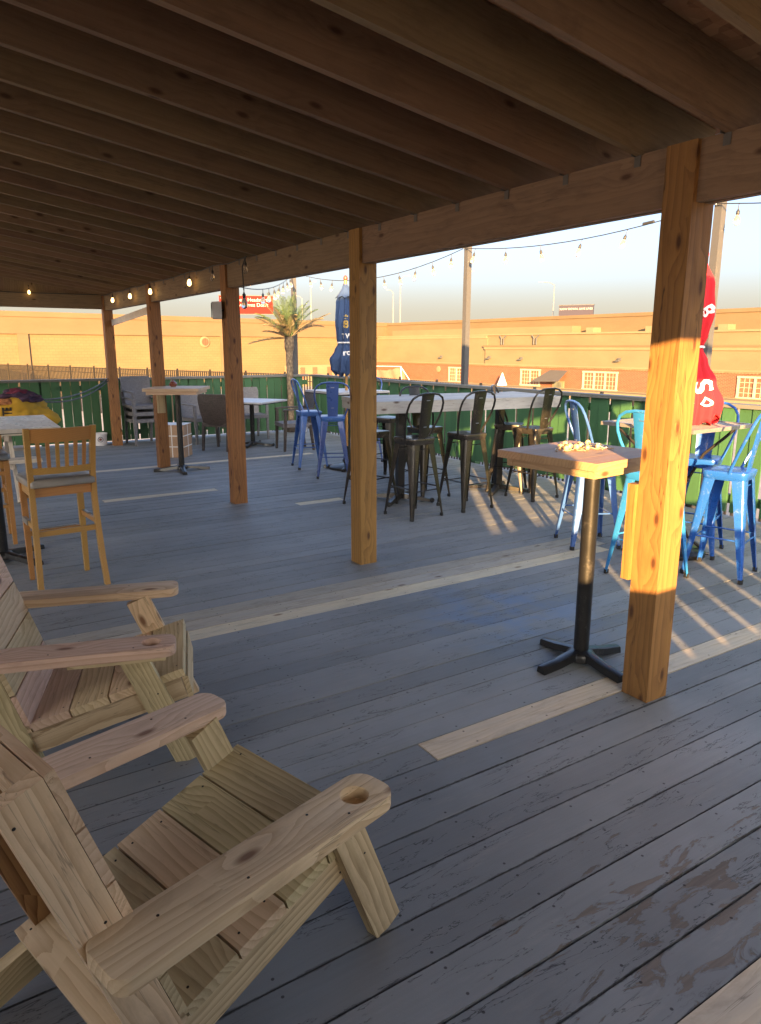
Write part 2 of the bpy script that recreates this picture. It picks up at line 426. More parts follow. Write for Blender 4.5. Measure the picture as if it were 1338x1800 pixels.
M['tan'] = stucco('tan_stucco', (0.130, 0.087, 0.044))
M['tan_block'] = stucco('tan_block', (0.148, 0.104, 0.047), True)
M['yellow_stucco'] = stucco('yellow_stucco', (0.145, 0.112, 0.060))
M['cream'] = stucco('cream_trim', (0.175, 0.135, 0.075))
M['frame_white'] = stucco('white_window_frame', (0.33, 0.29, 0.21))
def brick():
    t = NT('orange_brick')
    o = t.obj()
    b = t.n('TexBrick', {'Scale': 1.0, 'Mortar Size': 0.011, 'Brick Width': 0.24, 'Row Height': 0.082, 'Color1': (0.155, 0.046, 0.022), 'Color2': (0.115, 0.032, 0.016), 'Mortar': (0.20, 0.13, 0.075)})
    sx = t.n('SeparateXYZ'); t.set(sx.inputs[0], o)
    cb = t.n('CombineXYZ', {0: sx.outputs[0], 1: sx.outputs[2]})
    t.set(b.inputs['Vector'], cb.outputs[0])
    n = t.noise(o, 1.3, 4.0)
    c = t.mix(t.rng(n, 0.3, 0.7, 0.0, 0.35), b.outputs[0], (0.13, 0.04, 0.018))
    t.bump(b.outputs[1], -0.4, 0.01)
    return t.fin(c, 0.8)
M['brick'] = brick()
M['pane'] = flat('window_glass', (0.10, 0.105, 0.085), 0.12, var=0.35, scale=1.5, spec=0.6)
M['awning'] = cloth('grey_awning', (0.05, 0.045, 0.042))
M['asphalt'] = flat('asphalt', (0.27, 0.255, 0.235), 0.9, var=0.2, scale=0.6, bump=0.2)
M['lamp_grey'] = flat('lamp_post_grey', (0.16, 0.16, 0.16), 0.5)
M['board_print'] = flat('billboard_print', (0.40, 0.36, 0.33), 0.6, var=0.04)
M['board_red'] = flat('billboard_red', (0.20, 0.018, 0.015), 0.95, var=0.04, spec=0.05)
M['board_dark'] = flat('billboard_dark', (0.05, 0.045, 0.06), 0.95, var=0.04, spec=0.05)
M['net'] = flat('goal_net', (0.24, 0.15, 0.10), 0.8)
def leafm(name, c1, c2):
    t = NT(name)
    o = t.jit(t.obj())
    c = t.mix(t.noise(o, 7.0, 3.0), c1, c2)
    hs = t.n('HueSaturation', {'Color': c, 'Value': t.rng(t.rnd(), 0, 1, 0.75, 1.25)})
    m = t.fin(hs.outputs[0], 0.5)
    return m
M['frond'] = leafm('palm_green', (0.045, 0.08, 0.028), (0.085, 0.125, 0.05))
M['frond_dry'] = leafm('palm_dry', (0.10, 0.085, 0.05), (0.17, 0.135, 0.075))
def trunkm():
    t = NT('palm_bark')
    o = t.obj()
    v = t.n('TexVoronoi', {'Scale': 1.0}); t.set(v.inputs['Vector'], t.map(o, (26, 26, 18)))
    c = t.mix(v.outputs['Distance'], (0.34, 0.24, 0.14), (0.07, 0.045, 0.03))
    t.bump(v.outputs['Distance'], -0.8, 0.02)
    return t.fin(c, 0.85)
M['trunk'] = trunkm()

# ------------------------------------------------------------------ mesh helpers
def link(name, mesh, parent=None, mat=None):
    o = bpy.data.objects.new(name, mesh)
    COL.objects.link(o)
    if parent is not None: o.parent = parent
    if mat is not None:
        mesh.materials.clear(); mesh.materials.append(mat)
    return o

def tag(o, label=None, cat=None, group=None, kind=None):
    if label: o['label'] = label
    if cat: o['category'] = cat
    if group: o['group'] = group
    if kind: o['kind'] = kind
    return o

def thing(name, label, cat, loc=(0, 0, 0), rz=0.0, group=None, kind=None):
    o = bpy.data.objects.new(name, None)
    o.empty_display_size = 0.1
    COL.objects.link(o)
    o.location = loc
    o.rotation_euler = (0, 0, rz)
    return tag(o, label, cat, group, kind)

KIDS = {}
def kids(o):
    return [c for c in bpy.data.objects if c.parent == o]
def copy_tree(o, parent=None):
    c = o.copy()
    COL.objects.link(c)
    if parent is not None: c.parent = parent
    for k in kids(o): copy_tree(k, c)
    return c

class MB:
    def __init__(s): s.bm = bmesh.new()
    def verts(s, pts): return [s.bm.verts.new(p) for p in pts]
    def face(s, vs):
        try: return s.bm.faces.new(vs)
        except ValueError: return None
    def box(s, c, d, rot=None, taper=None):
        c = Vector(c); h = Vector(d) / 2
        vs = []
        for z in (-1, 1):
            for x, y in ((-1, -1), (1, -1), (1, 1), (-1, 1)):
                p = Vector((x * h.x, y * h.y, z * h.z))
                if taper and z < 0: p.x *= taper; p.y *= taper
                if rot: p = rot @ p
                vs.append(s.bm.verts.new(c + p))
        for f in ((3, 2, 1, 0), (4, 5, 6, 7), (0, 1, 5, 4), (1, 2, 6, 5), (2, 3, 7, 6), (3, 0, 4, 7)):
            s.face([vs[i] for i in f])
        return s
    def loft(s, rings, cap=True, closed=True):
        rs = [s.verts(r) for r in rings]
        n = len(rs[0])
        for a, b in zip(rs, rs[1:]):
            for i in range(n if closed else n - 1):
                j = (i + 1) % n
                s.face((a[i], a[j], b[j], b[i]))
        if cap and closed:
            s.face(rs[0][::-1]); s.face(rs[-1])
        return s
    def tube(s, pts, r, n=8, cap=True, loop=False):
        pts = [Vector(p) for p in pts]
        k = len(pts)
        rr = r if isinstance(r, (list, tuple)) else [r] * k
        rings = []
        up = None
        for i, p in enumerate(pts):
            if loop: d = pts[(i + 1) % k] - pts[i - 1]
            else: d = pts[min(i + 1, k - 1)] - pts[max(i - 1, 0)]
            d = d.normalized() if d.length > 1e-9 else Vector((0, 0, 1))
            if up is None: up = d.orthogonal().normalized()
            up = (up - d * up.dot(d))
            up = up.normalized() if up.length > 1e-6 else d.orthogonal().normalized()
            sd = d.cross(up)
            rings.append([p + (up * math.cos(2 * math.pi * j / n) + sd * math.sin(2 * math.pi * j / n)) * rr[i] for j in range(n)])
        if loop:
            rings.append(rings[0])
            return s.loft(rings, cap=False)
        return s.loft(rings, cap=cap)
    def lathe(s, prof, n=20, c=(0, 0, 0), cap=True):
        c = Vector(c)
        return s.loft([[c + Vector((r * math.cos(2 * math.pi * j / n), r * math.sin(2 * math.pi * j / n), z)) for j in range(n)] for r, z in prof], cap=cap)
    def prism(s, outline, z0, z1, holes=(), hole_floor=None):
        bm = s.bm
        loops = [outline] + list(holes)
        ev = []
        for lp in loops:
            vs = s.verts([(x, y, z0) for x, y in lp])
            ev += [bm.edges.new((vs[i], vs[(i + 1) % len(vs)])) for i in range(len(vs))]
        if holes:
            g = bmesh.ops.triangle_fill(bm, use_beauty=True, edges=ev)
            fs = [f for f in g['geom'] if isinstance(f, bmesh.types.BMFace)]
        else:
            g = bmesh.ops.contextual_create(bm, geom=ev)
            fs = g['faces']
        e = bmesh.ops.extrude_face_region(bm, geom=fs)
        bmesh.ops.translate(bm, vec=(0, 0, z1 - z0), verts=[v for v in e['geom'] if isinstance(v, bmesh.types.BMVert)])
        for lp in holes:
            if hole_floor is not None: s.face(s.verts([(x, y, hole_floor) for x, y in lp]))
        return s
    def bevel(s, w, seg=1, ang=35):
        es = [e for e in s.bm.edges if len(e.link_faces) == 2 and e.calc_face_angle(0) > R(ang)]
        bmesh.ops.bevel(s.bm, geom=es, offset=w, segments=seg, affect='EDGES', profile=0.6, clamp_overlap=True)
        return s
    def mesh(s, smooth=40):
        bmesh.ops.recalc_face_normals(s.bm, faces=s.bm.faces[:])
        me = bpy.data.meshes.new('mesh')
        s.bm.to_mesh(me); s.bm.free()
        if smooth:
            me.polygons.foreach_set('use_smooth', [True] * len(me.polygons))
            me.set_sharp_from_angle(angle=R(smooth))
        return me
    def obj(s, name, mat, parent=None, smooth=40):
        return link(name, s.mesh(smooth), parent, mat)

_pc = {}
def plank_mesh(L, w, t, mat, bev):
    k = (round(L, 3), round(w, 4), round(t, 4), mat.name, bev)
    if k not in _pc:
        b = MB().box((0, 0, 0), (L, w, t))
        if bev: b.bevel(bev, 1 if bev < .005 else 2)
        me = b.mesh(50)
        me.materials.append(mat)
        _pc[k] = me
    return _pc[k]

def plank(name, parent, a, b, up, w, t, mat, bev=.003, label=None):
    a, b, up = Vector(a), Vector(b), Vector(up)
    x = (b - a); L = x.length; x.normalize()
    z = (up - x * up.dot(x)).normalized(); y = z.cross(x)
    o = link(name, plank_mesh(L, w, t, M[mat] if isinstance(mat, str) else mat, bev), parent)
    m = Matrix((x, y, z)).transposed().to_4x4(); m.translation = (a + b) / 2
    o.matrix_local = m
    if label: o['label'] = label
    return o

def put(o, loc, rot=None):
    m = (rot.to_4x4() if rot is not None else Matrix.Identity(4))
    m.translation = Vector(loc)
    o.matrix_local = m
    return o

def text_mesh(body, size, extrude=0.0, space=1.0, bold=0.0):
    cu = bpy.data.curves.new('text', 'FONT')
    cu.body = body; cu.size = size; cu.extrude = extrude; cu.align_x = 'CENTER'; cu.align_y = 'CENTER'; cu.resolution_u = 3
    cu.space_character = space; cu.offset = size * bold
    o = bpy.data.objects.new('text', cu)
    COL.objects.link(o)
    dg = bpy.context.evaluated_depsgraph_get()
    me = bpy.data.meshes.new_from_object(o.evaluated_get(dg))
    bpy.data.objects.remove(o); bpy.data.curves.remove(cu)
    return me

def rod(name, parent, a, b, r, mat, n=8):
    return MB().tube([a, b], r, n).obj(name, M[mat], parent)

# ------------------------------------------------------------------ ground
g = MB()
g.face(g.verts([(-900, -900, -1.9), (900, -900, -1.9), (900, 900, -1.9), (-900, 900, -1.9)]))
tag(g.obj('ground', M['asphalt'], None, 0), 'flat grey asphalt ground of the car park beyond the deck', None, None, 'structure')

# ------------------------------------------------------------------ deck
deck = thing('deck', 'grey painted timber deck with a few bare replacement boards', None, kind='structure')
keys = [(-1.0, 0), (0.812, 0), (2.036, 0), (2.178, 0), (3.726, 0), (4.170, 0), (6.58, 0), (6.722, 0), (7.80, 0), (7.942, 0), (9.79, 0), (9.93, 0), (12.95, 0)]
rows = []
for (a, _), (b, _) in zip(keys, keys[1:]):
    n = max(1, round((b - a) / 0.1455))
    rows += [(a + (b - a) * i / n, a + (b - a) * (i + 1) / n) for i in range(n)]
RAW = [((2.036, 2.178), 1.577, 4.55, 'raw_board'), ((3.726, 3.874), 0.55, 4.6, 'raw_board'), ((3.874, 4.022), 0.32, 4.72, 'worn_board'),
       ((4.022, 4.170), 0.32, 4.62, 'worn_board'), ((7.80, 7.942), 1.54, 2.79, 'raw_board'), ((9.79, 9.93), 1.62, 5.05, 'raw_board'), ((6.58, 6.722), 3.22, 3.76, 'raw_board')]
DX0, DX1 = -3.15, 6.56
for ri, (y0, y1) in enumerate(rows):
    segs = []
    raw = next((q for q in RAW if abs((y0 + y1) / 2 - sum(q[0]) / 2) < 0.03), None)
    if raw:
        cuts = [(DX0, raw[1], 'deck'), (raw[1], raw[2], raw[3]), (raw[2], DX1, 'deck')]
    elif y1 <= 0.82 and y0 > 0.60:
        cuts = [(DX0, 1.02, 'deck'), (1.02, 3.6, 'raw_board'), (3.6, DX1, 'deck')]
    else:
        c = [-1.9, -1.3, 6.0][ri % 3] + random.uniform(-.25, .25)
        cuts = [(DX0, c, 'deck'), (c, DX1, 'deck')]
    for x0, x1, mt in cuts:
        gap = random.choice((.004, .005, .006, .009))
        zt = random.uniform(-.0025, 0.001)
        o = plank('deck_board', deck, (x0 + .002, (y0 + y1) / 2, -.014 + zt), (x1 - .002, (y0 + y1) / 2 , -.014 + zt), (0, 0, 1), round(y1 - y0 - gap, 4), .028, mt, .004)
        if mt == 'raw_board': o['label'] = 'bare pale replacement deck board'
        elif mt == 'worn_board': o['label'] = 'bare weathered deck board'
jm = MB()
for i in range(25):
    jm.box((DX0 + .1 + i * .4, 6.0, -.13), (.04, 13.8, .18))
jm.obj('joist', M['black_mat'], deck)['kind'] = 'stuff'  # joists coloured black for the shade under the boards
MB().box((1.7, 6.0, -1.06), (9.6, 13.8, 1.6)).obj('underdeck_shade_box', M['black_mat'], deck, 0)  # black box stands in for the shade seen through the board gaps

# ------------------------------------------------------------------ timber porch
porch = thing('timber_porch', 'open timber porch roof with exposed rafters on square wooden posts', 'porch')
TAN = math.tan(R(8.72))
POSTS = [-0.80, 1.895, 4.447, 6.985, 9.70, 12.35]
for y in POSTS:
    lab = 'square post with a bare cleat under the bottle cap table' if abs(y - 1.895) < .01 else None
    plank('post', porch, (2.74, y + .07, 0.0), (2.74, y + .07, 2.39), (-1, 0, 0), .14, .14, 'post', .004)
for y in POSTS:
    plank('post', porch, (-3.05, y + .07, 0.0), (-3.05, y + .07, 3.25), (1, 0, 0), .14, .14, 'post', .004)
ys = [-0.95, 1.96, 4.52, 7.05, 9.77, 12.52]
for a, b in zip(ys, ys[1:]):
    for xx in (2.712, 2.768):
        plank('beam', porch, (xx, a + .003, 2.277), (xx, b - .003, 2.277), (1, 0, 0), .230, .038, 'beam', .003)
    plank('beam', porch, (-3.05, a + .003, 3.15), (-3.05, b - .003, 3.15), (1, 0, 0), .235, .038, 'beam', .003)
# end beams along X
for y in (-0.93, 12.42):
    plank('end_beam', porch, (-3.1, y, 2.297), (2.665, y, 2.297), (0, 1, 0), .235, .038, 'beam', .003)
for y in (-0.955, 12.445):
    for i in range(21):
        x0 = -3.1 + i * .275; xm = x0 + .1365
        zt = 2.392 + (2.67 - xm) * TAN + .10
        if zt - 2.405 > .03:
            plank('gable_board', porch, (xm, y, 2.36), (xm, y, zt), (0, 1, 0), .2746, .012, 'beam', 0)
y = 1.775 - .406 * 6
RAFT = []
while y < 12.5:
    RAFT.append(y); y += .406
ca, sa = math.cos(R(8.72)), math.sin(R(8.72))
def roofpt(x, y, up): return (x - sa * up * -1 * 0 + 0, y, 2.392 + (2.67 - x) * TAN + up / ca)
for y in RAFT + [12.43]:
    plank('rafter', porch, roofpt(3.15, y, .1175), roofpt(-3.15, y, .1175), (0, 1, 0), .235, .038, 'rafter', .002)
    hm = MB().box((0, .0215, .035), (.05, .002, .10)).box((.004, .010, -.028), (.002, .032, .055))
    h = hm.obj('rafter_tie', M['tie'], porch); put(h, (2.686, y, 2.40))
for i in range(3):
    for j in range(12):
        x0 = -3.2 + i * 2.14; y0 = -1.0 + j * 1.135
        if y0 > 12.6: continue
        y1 = min(y0 + 1.13, 12.62)
        a = Vector(roofpt(x0 + .003, (y0 + y1) / 2, .243)); b = Vector(roofpt(x0 + 2.135, (y0 + y1) / 2, .243))
        plank('roof_panel', porch, a, b, (sa, 0, ca), y1 - y0, .012, 'osb', 0)
rm = MB()
a, b = Vector(roofpt(-3.25, 0, .262)), Vector(roofpt(3.28, 0, .262))
rm.loft([[(a.x, -1.05, a.z), (b.x, -1.05, b.z), (b.x, -1.05, b.z + .03), (a.x, -1.05, a.z + .03)], [(a.x, 12.68, a.z), (b.x, 12.68, b.z), (b.x, 12.68, b.z + .03), (a.x, 12.68, a.z + .03)]])
rm.obj('roof_covering', M['asphalt'], porch, 0)
plank('diagonal_brace', porch, (2.79, 12.40, 1.97), (2.79, 9.80, 2.105), (1, 0, 0), .09, .02, 'pale_metal', .002, 'pale grey sheet metal brace between the two far posts')
plank('cleat', porch, (2.695, 2.057, .56), (2.695, 2.057, 1.005), (-1, 0, 0), .042, .09, 'post', .003)
plank('cleat', porch, (2.73, 9.678, .74), (2.73, 9.678, 1.035), (0, -1, 0), .10, .04, 'chair_green', .003, 'pale wooden block screwed to the post')

# ------------------------------------------------------------------ bar building behind and to the left
bar = thing('bar_building', 'painted wall of the bar that closes the porch', 'building', (0, 0, 0))
for i in range(24):
    zz = i * .17 + .085 - .05
    plank('siding_board', bar, (-12.0, -1.06, zz), (0.215, -1.06, zz), (0, 1, -.12), .178, .02, 'siding', 0)
plank('corner_board', bar, (0.242, -1.06, -.05), (0.242, -1.06, 2.4), (0, 1, 0), .05, .06, 'siding', 0)

# ------------------------------------------------------------------ green board fences
def board_fence(label, p0, p1, n_in, pitch=.302, bw=.138, gap=.03, top=1.04, capw=.14, base=.035, offs=0.0):
    p0, p1 = Vector((*p0, 0)), Vector((*p1, 0))
    d = (p1 - p0); L = d.length; d.normalize()
    nin = Vector((*n_in, 0))                     # towards the deck
    f = thing('board_fence', label, 'fence', p0, math.atan2(d.y, d.x))
    sgn = 1 if Vector((-d.y, d.x, 0)).dot(nin) > 0 else -1
    k = int(L / pitch)
    for i in range(k + 1):
        for j in range(2):
            x = offs + i * pitch + gap + bw / 2 + j * (pitch - gap) / 2
            if x + bw / 2 > L or x - bw / 2 < 0: continue
            w = (pitch - gap) / 2 - .004
            plank('picket', f, (x, sgn * .012 * (j + .2), base + random.uniform(-.004, .004)), (x, sgn * .012 * (j + .2), top), (0, sgn, 0), round(w, 4), .018, 'green', .002)
    for z in (.16, .93):
        plank('rail', f, (0, -sgn * .03, z), (L, -sgn * .03, z), (0, 1, 0), .085, .036, 'green', .002)
    m = int(L / 2.42)
    for i in range(m + 1):
        x = min(max(i * 2.42, .05), L - .05)
        plank('fence_post', f, (x, -sgn * .095, -1.85), (x, -sgn * .095, top - .001), (0, 1, 0), .089, .089, 'green', .003)
    n = max(1, round(L / 3.6))
    for i in range(n):
        plank('cap_rail', f, (L * i / n + .002, -sgn * .02, top + .021), (L * (i + 1) / n - .002, -sgn * .02, top + .021), (0, 0, 1), capw, .038, 'cap', .004)
    return f
board_fence('green board fence across the far end of the deck behind the wicker chairs', (-3.15, 12.80), (6.50, 12.80), (0, -1), gap=.026)
board_fence('green board fence along the street side beside the long counter', (6.56, 12.72), (6.56, -0.98), (-1, 0), gap=.030)
nf_ = board_fence('green board fence across the near end of the deck', (0.250, -1.02), (6.48, -1.02), (0, 1), gap=.055, offs=.93 - .302 * 3, top=1.05)
for x_, w_ in ((.065, .125), (.365, .13), (.668, .13)):
    plank('gap_blocker', nf_, (x_, .045, .04), (x_, .045, 1.04), (0, 1, 0), w_, .018, 'green', .002)  # unseen boards added over these gaps to keep sun stripes off the post
lw = thing('sun_block_wall', 'unseen low wall added outside the near fence to block low sun', 'wall', (3.4, -1.45, -1.9), 0)  # unseen, added to stop the lowest sun before it reaches the fence gaps
MB().box((0, 0, 1.26), (6.4, .2, 2.52)).obj('sun_block_core', M['cream'], lw, 0)
MB().box((0, 0, 2.545), (6.44, .26, .05)).obj('sun_block_top', M['cream'], lw, 0)

# ------------------------------------------------------------------ steel poles of the string lights
for x, y, h, lab in ((6.68, 8.2, 3.02, 'grey steel pole behind the long counter holding the string lights'), (6.36, 13.05, 3.02, 'grey steel pole at the fence corner beside the palm'),
                (6.68, 4.43, 3.02, 'grey steel pole standing behind the closed red umbrella')):
    p = thing('steel_pole', lab, 'pole', (x, y, -1.9), 0, 'steel poles of the string lights')
    MB().box((0, 0, (h + 1.9) / 2), (.078, .078, h + 1.9)).bevel(.008, 2).obj('shaft', M['steel'], p)
    MB().box((0, 0, h + 1.9 + .006), (.086, .086, .011)).bevel(.003).obj('cap', M['steel'], p)
    MB().tube([(-.04, 0, h + 1.9 - .10), (-.075, 0, h + 1.9 - .10), (-.075, 0, h + 1.9 - .06)], .006, 6).obj('hook', M['galv'], p)

# ------------------------------------------------------------------ buildings beyond the street
lf = thing('warehouse', 'long low tan block warehouse across the street behind the palm', 'building', (4.64, 56.4, 0), math.atan2(.1737, .9848))
MB().box((-2, .6, 0.28), (79, .9, 5.46)).obj('wall', M['tan_block'], lf, 0)
MB().box((-2, .10, 3.22), (79.1, .2, 1.52)).obj('fascia', M['tan'], lf, 0)
MB().box((-2, .04, 3.80), (79.2, .22, .36)).obj('parapet_cap', M['tan'], lf, 0)
for x in (-38, -29.5, -13.6, 2.15, 18.1, 33.0):
    MB().box((x, .09, .22), (.72, .16, 4.46)).obj('pilaster', M['tan'], lf, 0)
    MB().box((x + .42, .135, .22), (.10, .03, 4.44)).obj('control_joint', M['black_mat'], lf, 0)
s = MB().lathe([(.0, 0), (.42, 0), (.46, .05), (.40, .10), (.0, .10)], 20).obj('round_sign', M['cream'], lf)
s.rotation_euler = (R(90), 0, 0); s.location = (16.3, .14, 2.0)
MB().lathe([(.0, 0), (.30, 0), (.30, .02), (.0, .02)], 20).obj('sign_face', M['brick'], lf).matrix_local = Matrix.Translation((16.3, .03, 2.0)) @ Matrix.Rotation(R(90), 4, 'X')
MB().box((27, -1.2, -.95), (7.2, .2, 1.9)).obj('loading_wall', M['cream'], lf, 0)
for x in (25.2, 26.6, 28.3, 29.6):
    MB().box((x, -1.33, -.7), (.5, .05, 1.0)).obj('loading_panel', M['brick'], lf, 0)

rb = thing('brick_storefront', 'low storefront with orange brick base and yellow stucco parapet across the street', 'building', (39.5, 62.5, 0), math.atan2(-.9981, .0610))
MB().box((28, 2.2, 1.02), (64, 1.6, 5.86)).obj('rear_wall', M['tan'], rb, 0)
MB().box((28, 1.37, 3.80), (64.1, .1, .18)).obj('rear_coping', M['tan'], rb, 0)
MB().box((13.1, .9, .6), (22, 1.0, 5.1)).obj('stepped_parapet', M['yellow_stucco'], rb, 0)
MB().box((42, .9, .3), (35.8, 1.0, 4.6)).obj('low_parapet', M['yellow_stucco'], rb, 0)
for x in (25.6, 30.5, 35.6, 40.5): MB().box((x, .95, 2.80), (.62, .9, .40)).obj('parapet_block', M['cream'], rb, 0)
MB().box((28, .36, 2.60), (62, .12, .12)).obj('ledge', M['cream'], rb, 0)
MB().box((6.5, .33, 2.43), (17.6, .2, .20)).obj('ledge', M['cream'], rb, 0)
MB().box((6.6, .52, .95), (17.6, .5, 2.75)).obj('upper_wall', M['yellow_stucco'], rb, 0)
MB().box((38, .45, .9), (45, .9, 1.62)).obj('front_wall', M['yellow_stucco'], rb, 0)
MB().box((38, .40, 1.60), (45.3, .9, .32)).obj('cornice', M['cream'], rb, 0)
MB().box((38, .34, 1.70), (45.5, .9, .13)).obj('cornice', M['tan'], rb, 0)
MB().box((38, .44, 1.43), (45.1, .94, .06)).obj('cornice', M['tan'], rb, 0)
MB().box((28, .52, -.93), (62, .9, 1.98)).obj('brick_base', M['brick'], rb, 0)
MB().box((28, .42, .22), (62.2, .9, .10)).obj('belt_course', M['cream'], rb, 0)
MB().box((28, .46, .11), (62.1, .9, .10)).obj('belt_course', M['tan'], rb, 0)
dm = MB()
for i in range(200): dm.box((16 + i * .21, .03, .115), (.10, .06, .09))
dm.obj('dentil', M['cream'], rb, 0)['kind'] = 'stuff'
MB().box((28, .0, -1.42), (62, .12, .10)).obj('sill_course', M['cream'], rb, 0)
MB().box((28, -.9, -1.66), (62, 1.6, .5)).obj('kerb_wall', M['cream'], rb, 0)
def window(t0, t1, z0, z1, bays):
    w = t1 - t0
    fr = MB()
    for xx in [t0 + w * i / bays for i in range(bays + 1)]: fr.box((xx, .05, (z0 + z1) / 2), (.13, .14, z1 - z0 + .1))
    for zz in (z0, z1): fr.box(((t0 + t1) / 2, .055, zz), (w + .2, .16, .12))
    f = fr.obj('window', M['frame_white'], rb, 0)
    for i in range(bays):
        a = t0 + w * i / bays + .065; b = t0 + w * (i + 1) / bays - .065
        p = MB().box(((a + b) / 2, .09, (z0 + z1) / 2), (b - a, .02, z1 - z0 - .1)).obj('pane', M['pane'], f, 0)
        mm = MB()
        for k in (1, 2): mm.box((a + (b - a) * k / 3, .07, (z0 + z1) / 2), (.035, .04, z1 - z0 - .1))
        for k in (1, 2, 3): mm.box(((a + b) / 2, .068, z0 + (z1 - z0) * k / 4), (b - a, .045, .035))
        mm.obj('muntin', M['frame_white'], f, 0)
window(11.0, 12.9, -1.36, -.16, 2); window(19.6, 21.5, -1.30, -.12, 2); window(25.7, 28.55, -1.36, -.12, 3); window(37.2, 40.2, -1.36, -.12, 3)
aw = MB()
aw.loft([[(22.5, .06, -.08), (24.2, .06, -.08), (24.25, -1.0, -.82), (21.6, -1.0, -.92)], [(22.5, .06, -.11), (24.2, .06, -.11), (24.25, -1.0, -.87), (21.6, -1.0, -.97)]])
aw.obj('awning', M['awning'], rb, 0)
MB().box((23.4, .03, -1.25), (1.1, .1, .75)).obj('door', M['cream'], rb, 0)
MB().box((23.4, -.03, -1.2), (.7, .03, .5)).obj('door_glass', M['pane'], rb, 0)
for t, z in ((9.7, .78), (16.1, .80), (19.66, .76), (28.75, .80), (34.4, .8)):
    l = MB().box((0, 0, 0), (.16, .2, .18)).box((-.03, -.16, -.10), (.26, .22, .10)).bevel(.02).obj('wall_lamp', M['steel'], rb); l.location = (t, -.1 if t > 15.5 else .2, z)
for t in (17.1, 20.6):
    MB().tube([(t, .2, 1.8), (t, .2, 2.3), (t - .2, .2, 2.5)], .05, 6).tube([(t + .25, .2, 1.8), (t + .25, .2, 2.3), (t + .5, .2, 2.5)], .05, 6).obj('vent_pipe', M['steel'], rb)
r = MB().lathe([(0, 0), (.24, 0), (.28, .04), (.24, .08), (0, .08)], 18).obj('round_sign', M['cream'], rb); r.rotation_euler = (R(90), 0, 0); r.location = (9.55, .05, -.34)

def facade(t, z, off):                              # point in front of the storefront
    return (39.5 + .0610 * t - .9981 * off, 62.5 - .9981 * t - .0610 * off, z)
goal = thing('net_frame', 'white frame with a sagging brown net in front of the brick wall', 'net', facade(4.8, -1.9, 3.0), math.atan2(-.9981, .0610))
for a, b in (((-3.3, 0, 0), (-3.1, 0, 1.72)), ((3.3, 0, 0), (3.05, 0, 1.8)), ((-3.1, 0, 1.72), (3.05, 0, 1.8)), ((3.05, 0, 1.8), (3.9, .9, 0))):
    rod('frame_bar', goal, a, b, .035, 'plastic_white')
nm = MB()
N = 16
nm.loft([[(-3.15 + 6.2 * i / N, .1 + .15 * math.sin(i * 1.3), 1.72 - .32 * math.sin(math.pi * i / N) - .05 * math.sin(i * 2.1)) for i in range(N + 1)], [(-3.3 + 6.5 * i / N, .7, .05) for i in range(N + 1)]], cap=False, closed=False)
nm.obj('net_panel', M['net'], goal)
cone = thing('folded_parasol', 'small white folded parasol by the brick wall of the storefront', 'parasol', facade(18.75, -1.9, 1.2))
MB().lathe([(.42, .55), (.30, .85), (.04, 1.5), (.0, 1.55)], 12).obj('canopy', M['plastic_white'], cone)
rod('pole', cone, (0, 0, 0), (0, 0, .7), .03, 'plastic_white')

# metal picket fences at the kerb
def metal_fence(label, p0, p1, z0, z1, mat):
    p0, p1 = Vector((*p0, 0)), Vector((*p1, 0))
    d = p1 - p0; L = d.length
    f = thing('metal_fence', label, 'fence', (p0.x, p0.y, -1.9), math.atan2(d.y, d.x))
    h0, h1 = z0 + 1.9, z1 + 1.9
    hz = lambda x: h0 + (h1 - h0) * x / L
    pm = MB()
    for i in range(int(L / .15)):
        x = i * .15 + .06
        pm.box((x, 0, hz(x) / 2), (.04, .04, hz(x)))
    pm.obj('picket', M[mat], f, 0)['kind'] = 'stuff'
    for dz in (.03, .28, 1.7):
        MB().tube([(0, 0, h0 - dz), (L, 0, h1 - dz)], .022, 4).obj('rail', M[mat], f, 0)
    for i in range(int(L / 2.4) + 1):
        MB().box((i * 2.4, 0, (hz(i * 2.4) + .08) / 2), (.06, .06, hz(i * 2.4) + .08)).obj('fence_post', M[mat], f, 0)
metal_fence('black metal picket fence in front of the tan warehouse', (3.4, 56.0 - 1.2), (14.4, 23.6), .52, .52, 'black')
metal_fence('black metal picket fence in front of the brick storefront', (14.45, 23.4), (12.9, 5.5), .52, .52, 'black')

# billboards
def billboard(label, c, rz, w, h, mat, lines, size, stem, z_floor=-1.9, ext=1.0):
    b = thing('billboard', label, 'billboard', (c[0], c[1], z_floor), rz)
    zc = c[2] - z_floor
    MB().box((0, 0, zc), (w, .4, h)).bevel(.04).obj('panel', M[mat], b)
    MB().box((0, .05, zc + h / 2 + .03), (w + .12, .5, .12)).box((0, .05, zc - h / 2 - .03), (w + .12, .5, .12)).obj('frame', M['steel'], b)
    for x in (-w * .3, w * .3): rod('leg', b, (x, .3, 0), (x, .3, zc - h / 2), .16, 'steel')
    for t, x, z, s in lines:
        o = link('lettering', text_mesh(t, s, .01), b, M['board_print'])
        o.matrix_local = Matrix.Translation((x, -.215, zc + z)) @ Matrix.Rotation(R(90), 4, 'X')
    return b
az = R(32.6 - 9.5)
D = 92.0
billboard('red billboard with white lettering above the warehouse roof', (math.sin(R(22.4)) * D, math.cos(R(22.4)) * D, 6.55), -R(22.4), 6.4, 2.1, 'board_red',
          [('The 90-Year Headstart', -.25, .58, .60), ("Other Law Firms Don't", -.25, -.02, .60)], .6, 0)
D2 = 100.0
billboard('small dark billboard with white lettering above the storefront roof', (math.sin(R(47.3)) * D2, math.cos(R(47.3)) * D2, 6.15), -R(47.3 + 12), 4.4, 1.5, 'board_dark',
          [('SLOW DOWN, SAVE LIVES', 0, .30, .36)], .4, 0)

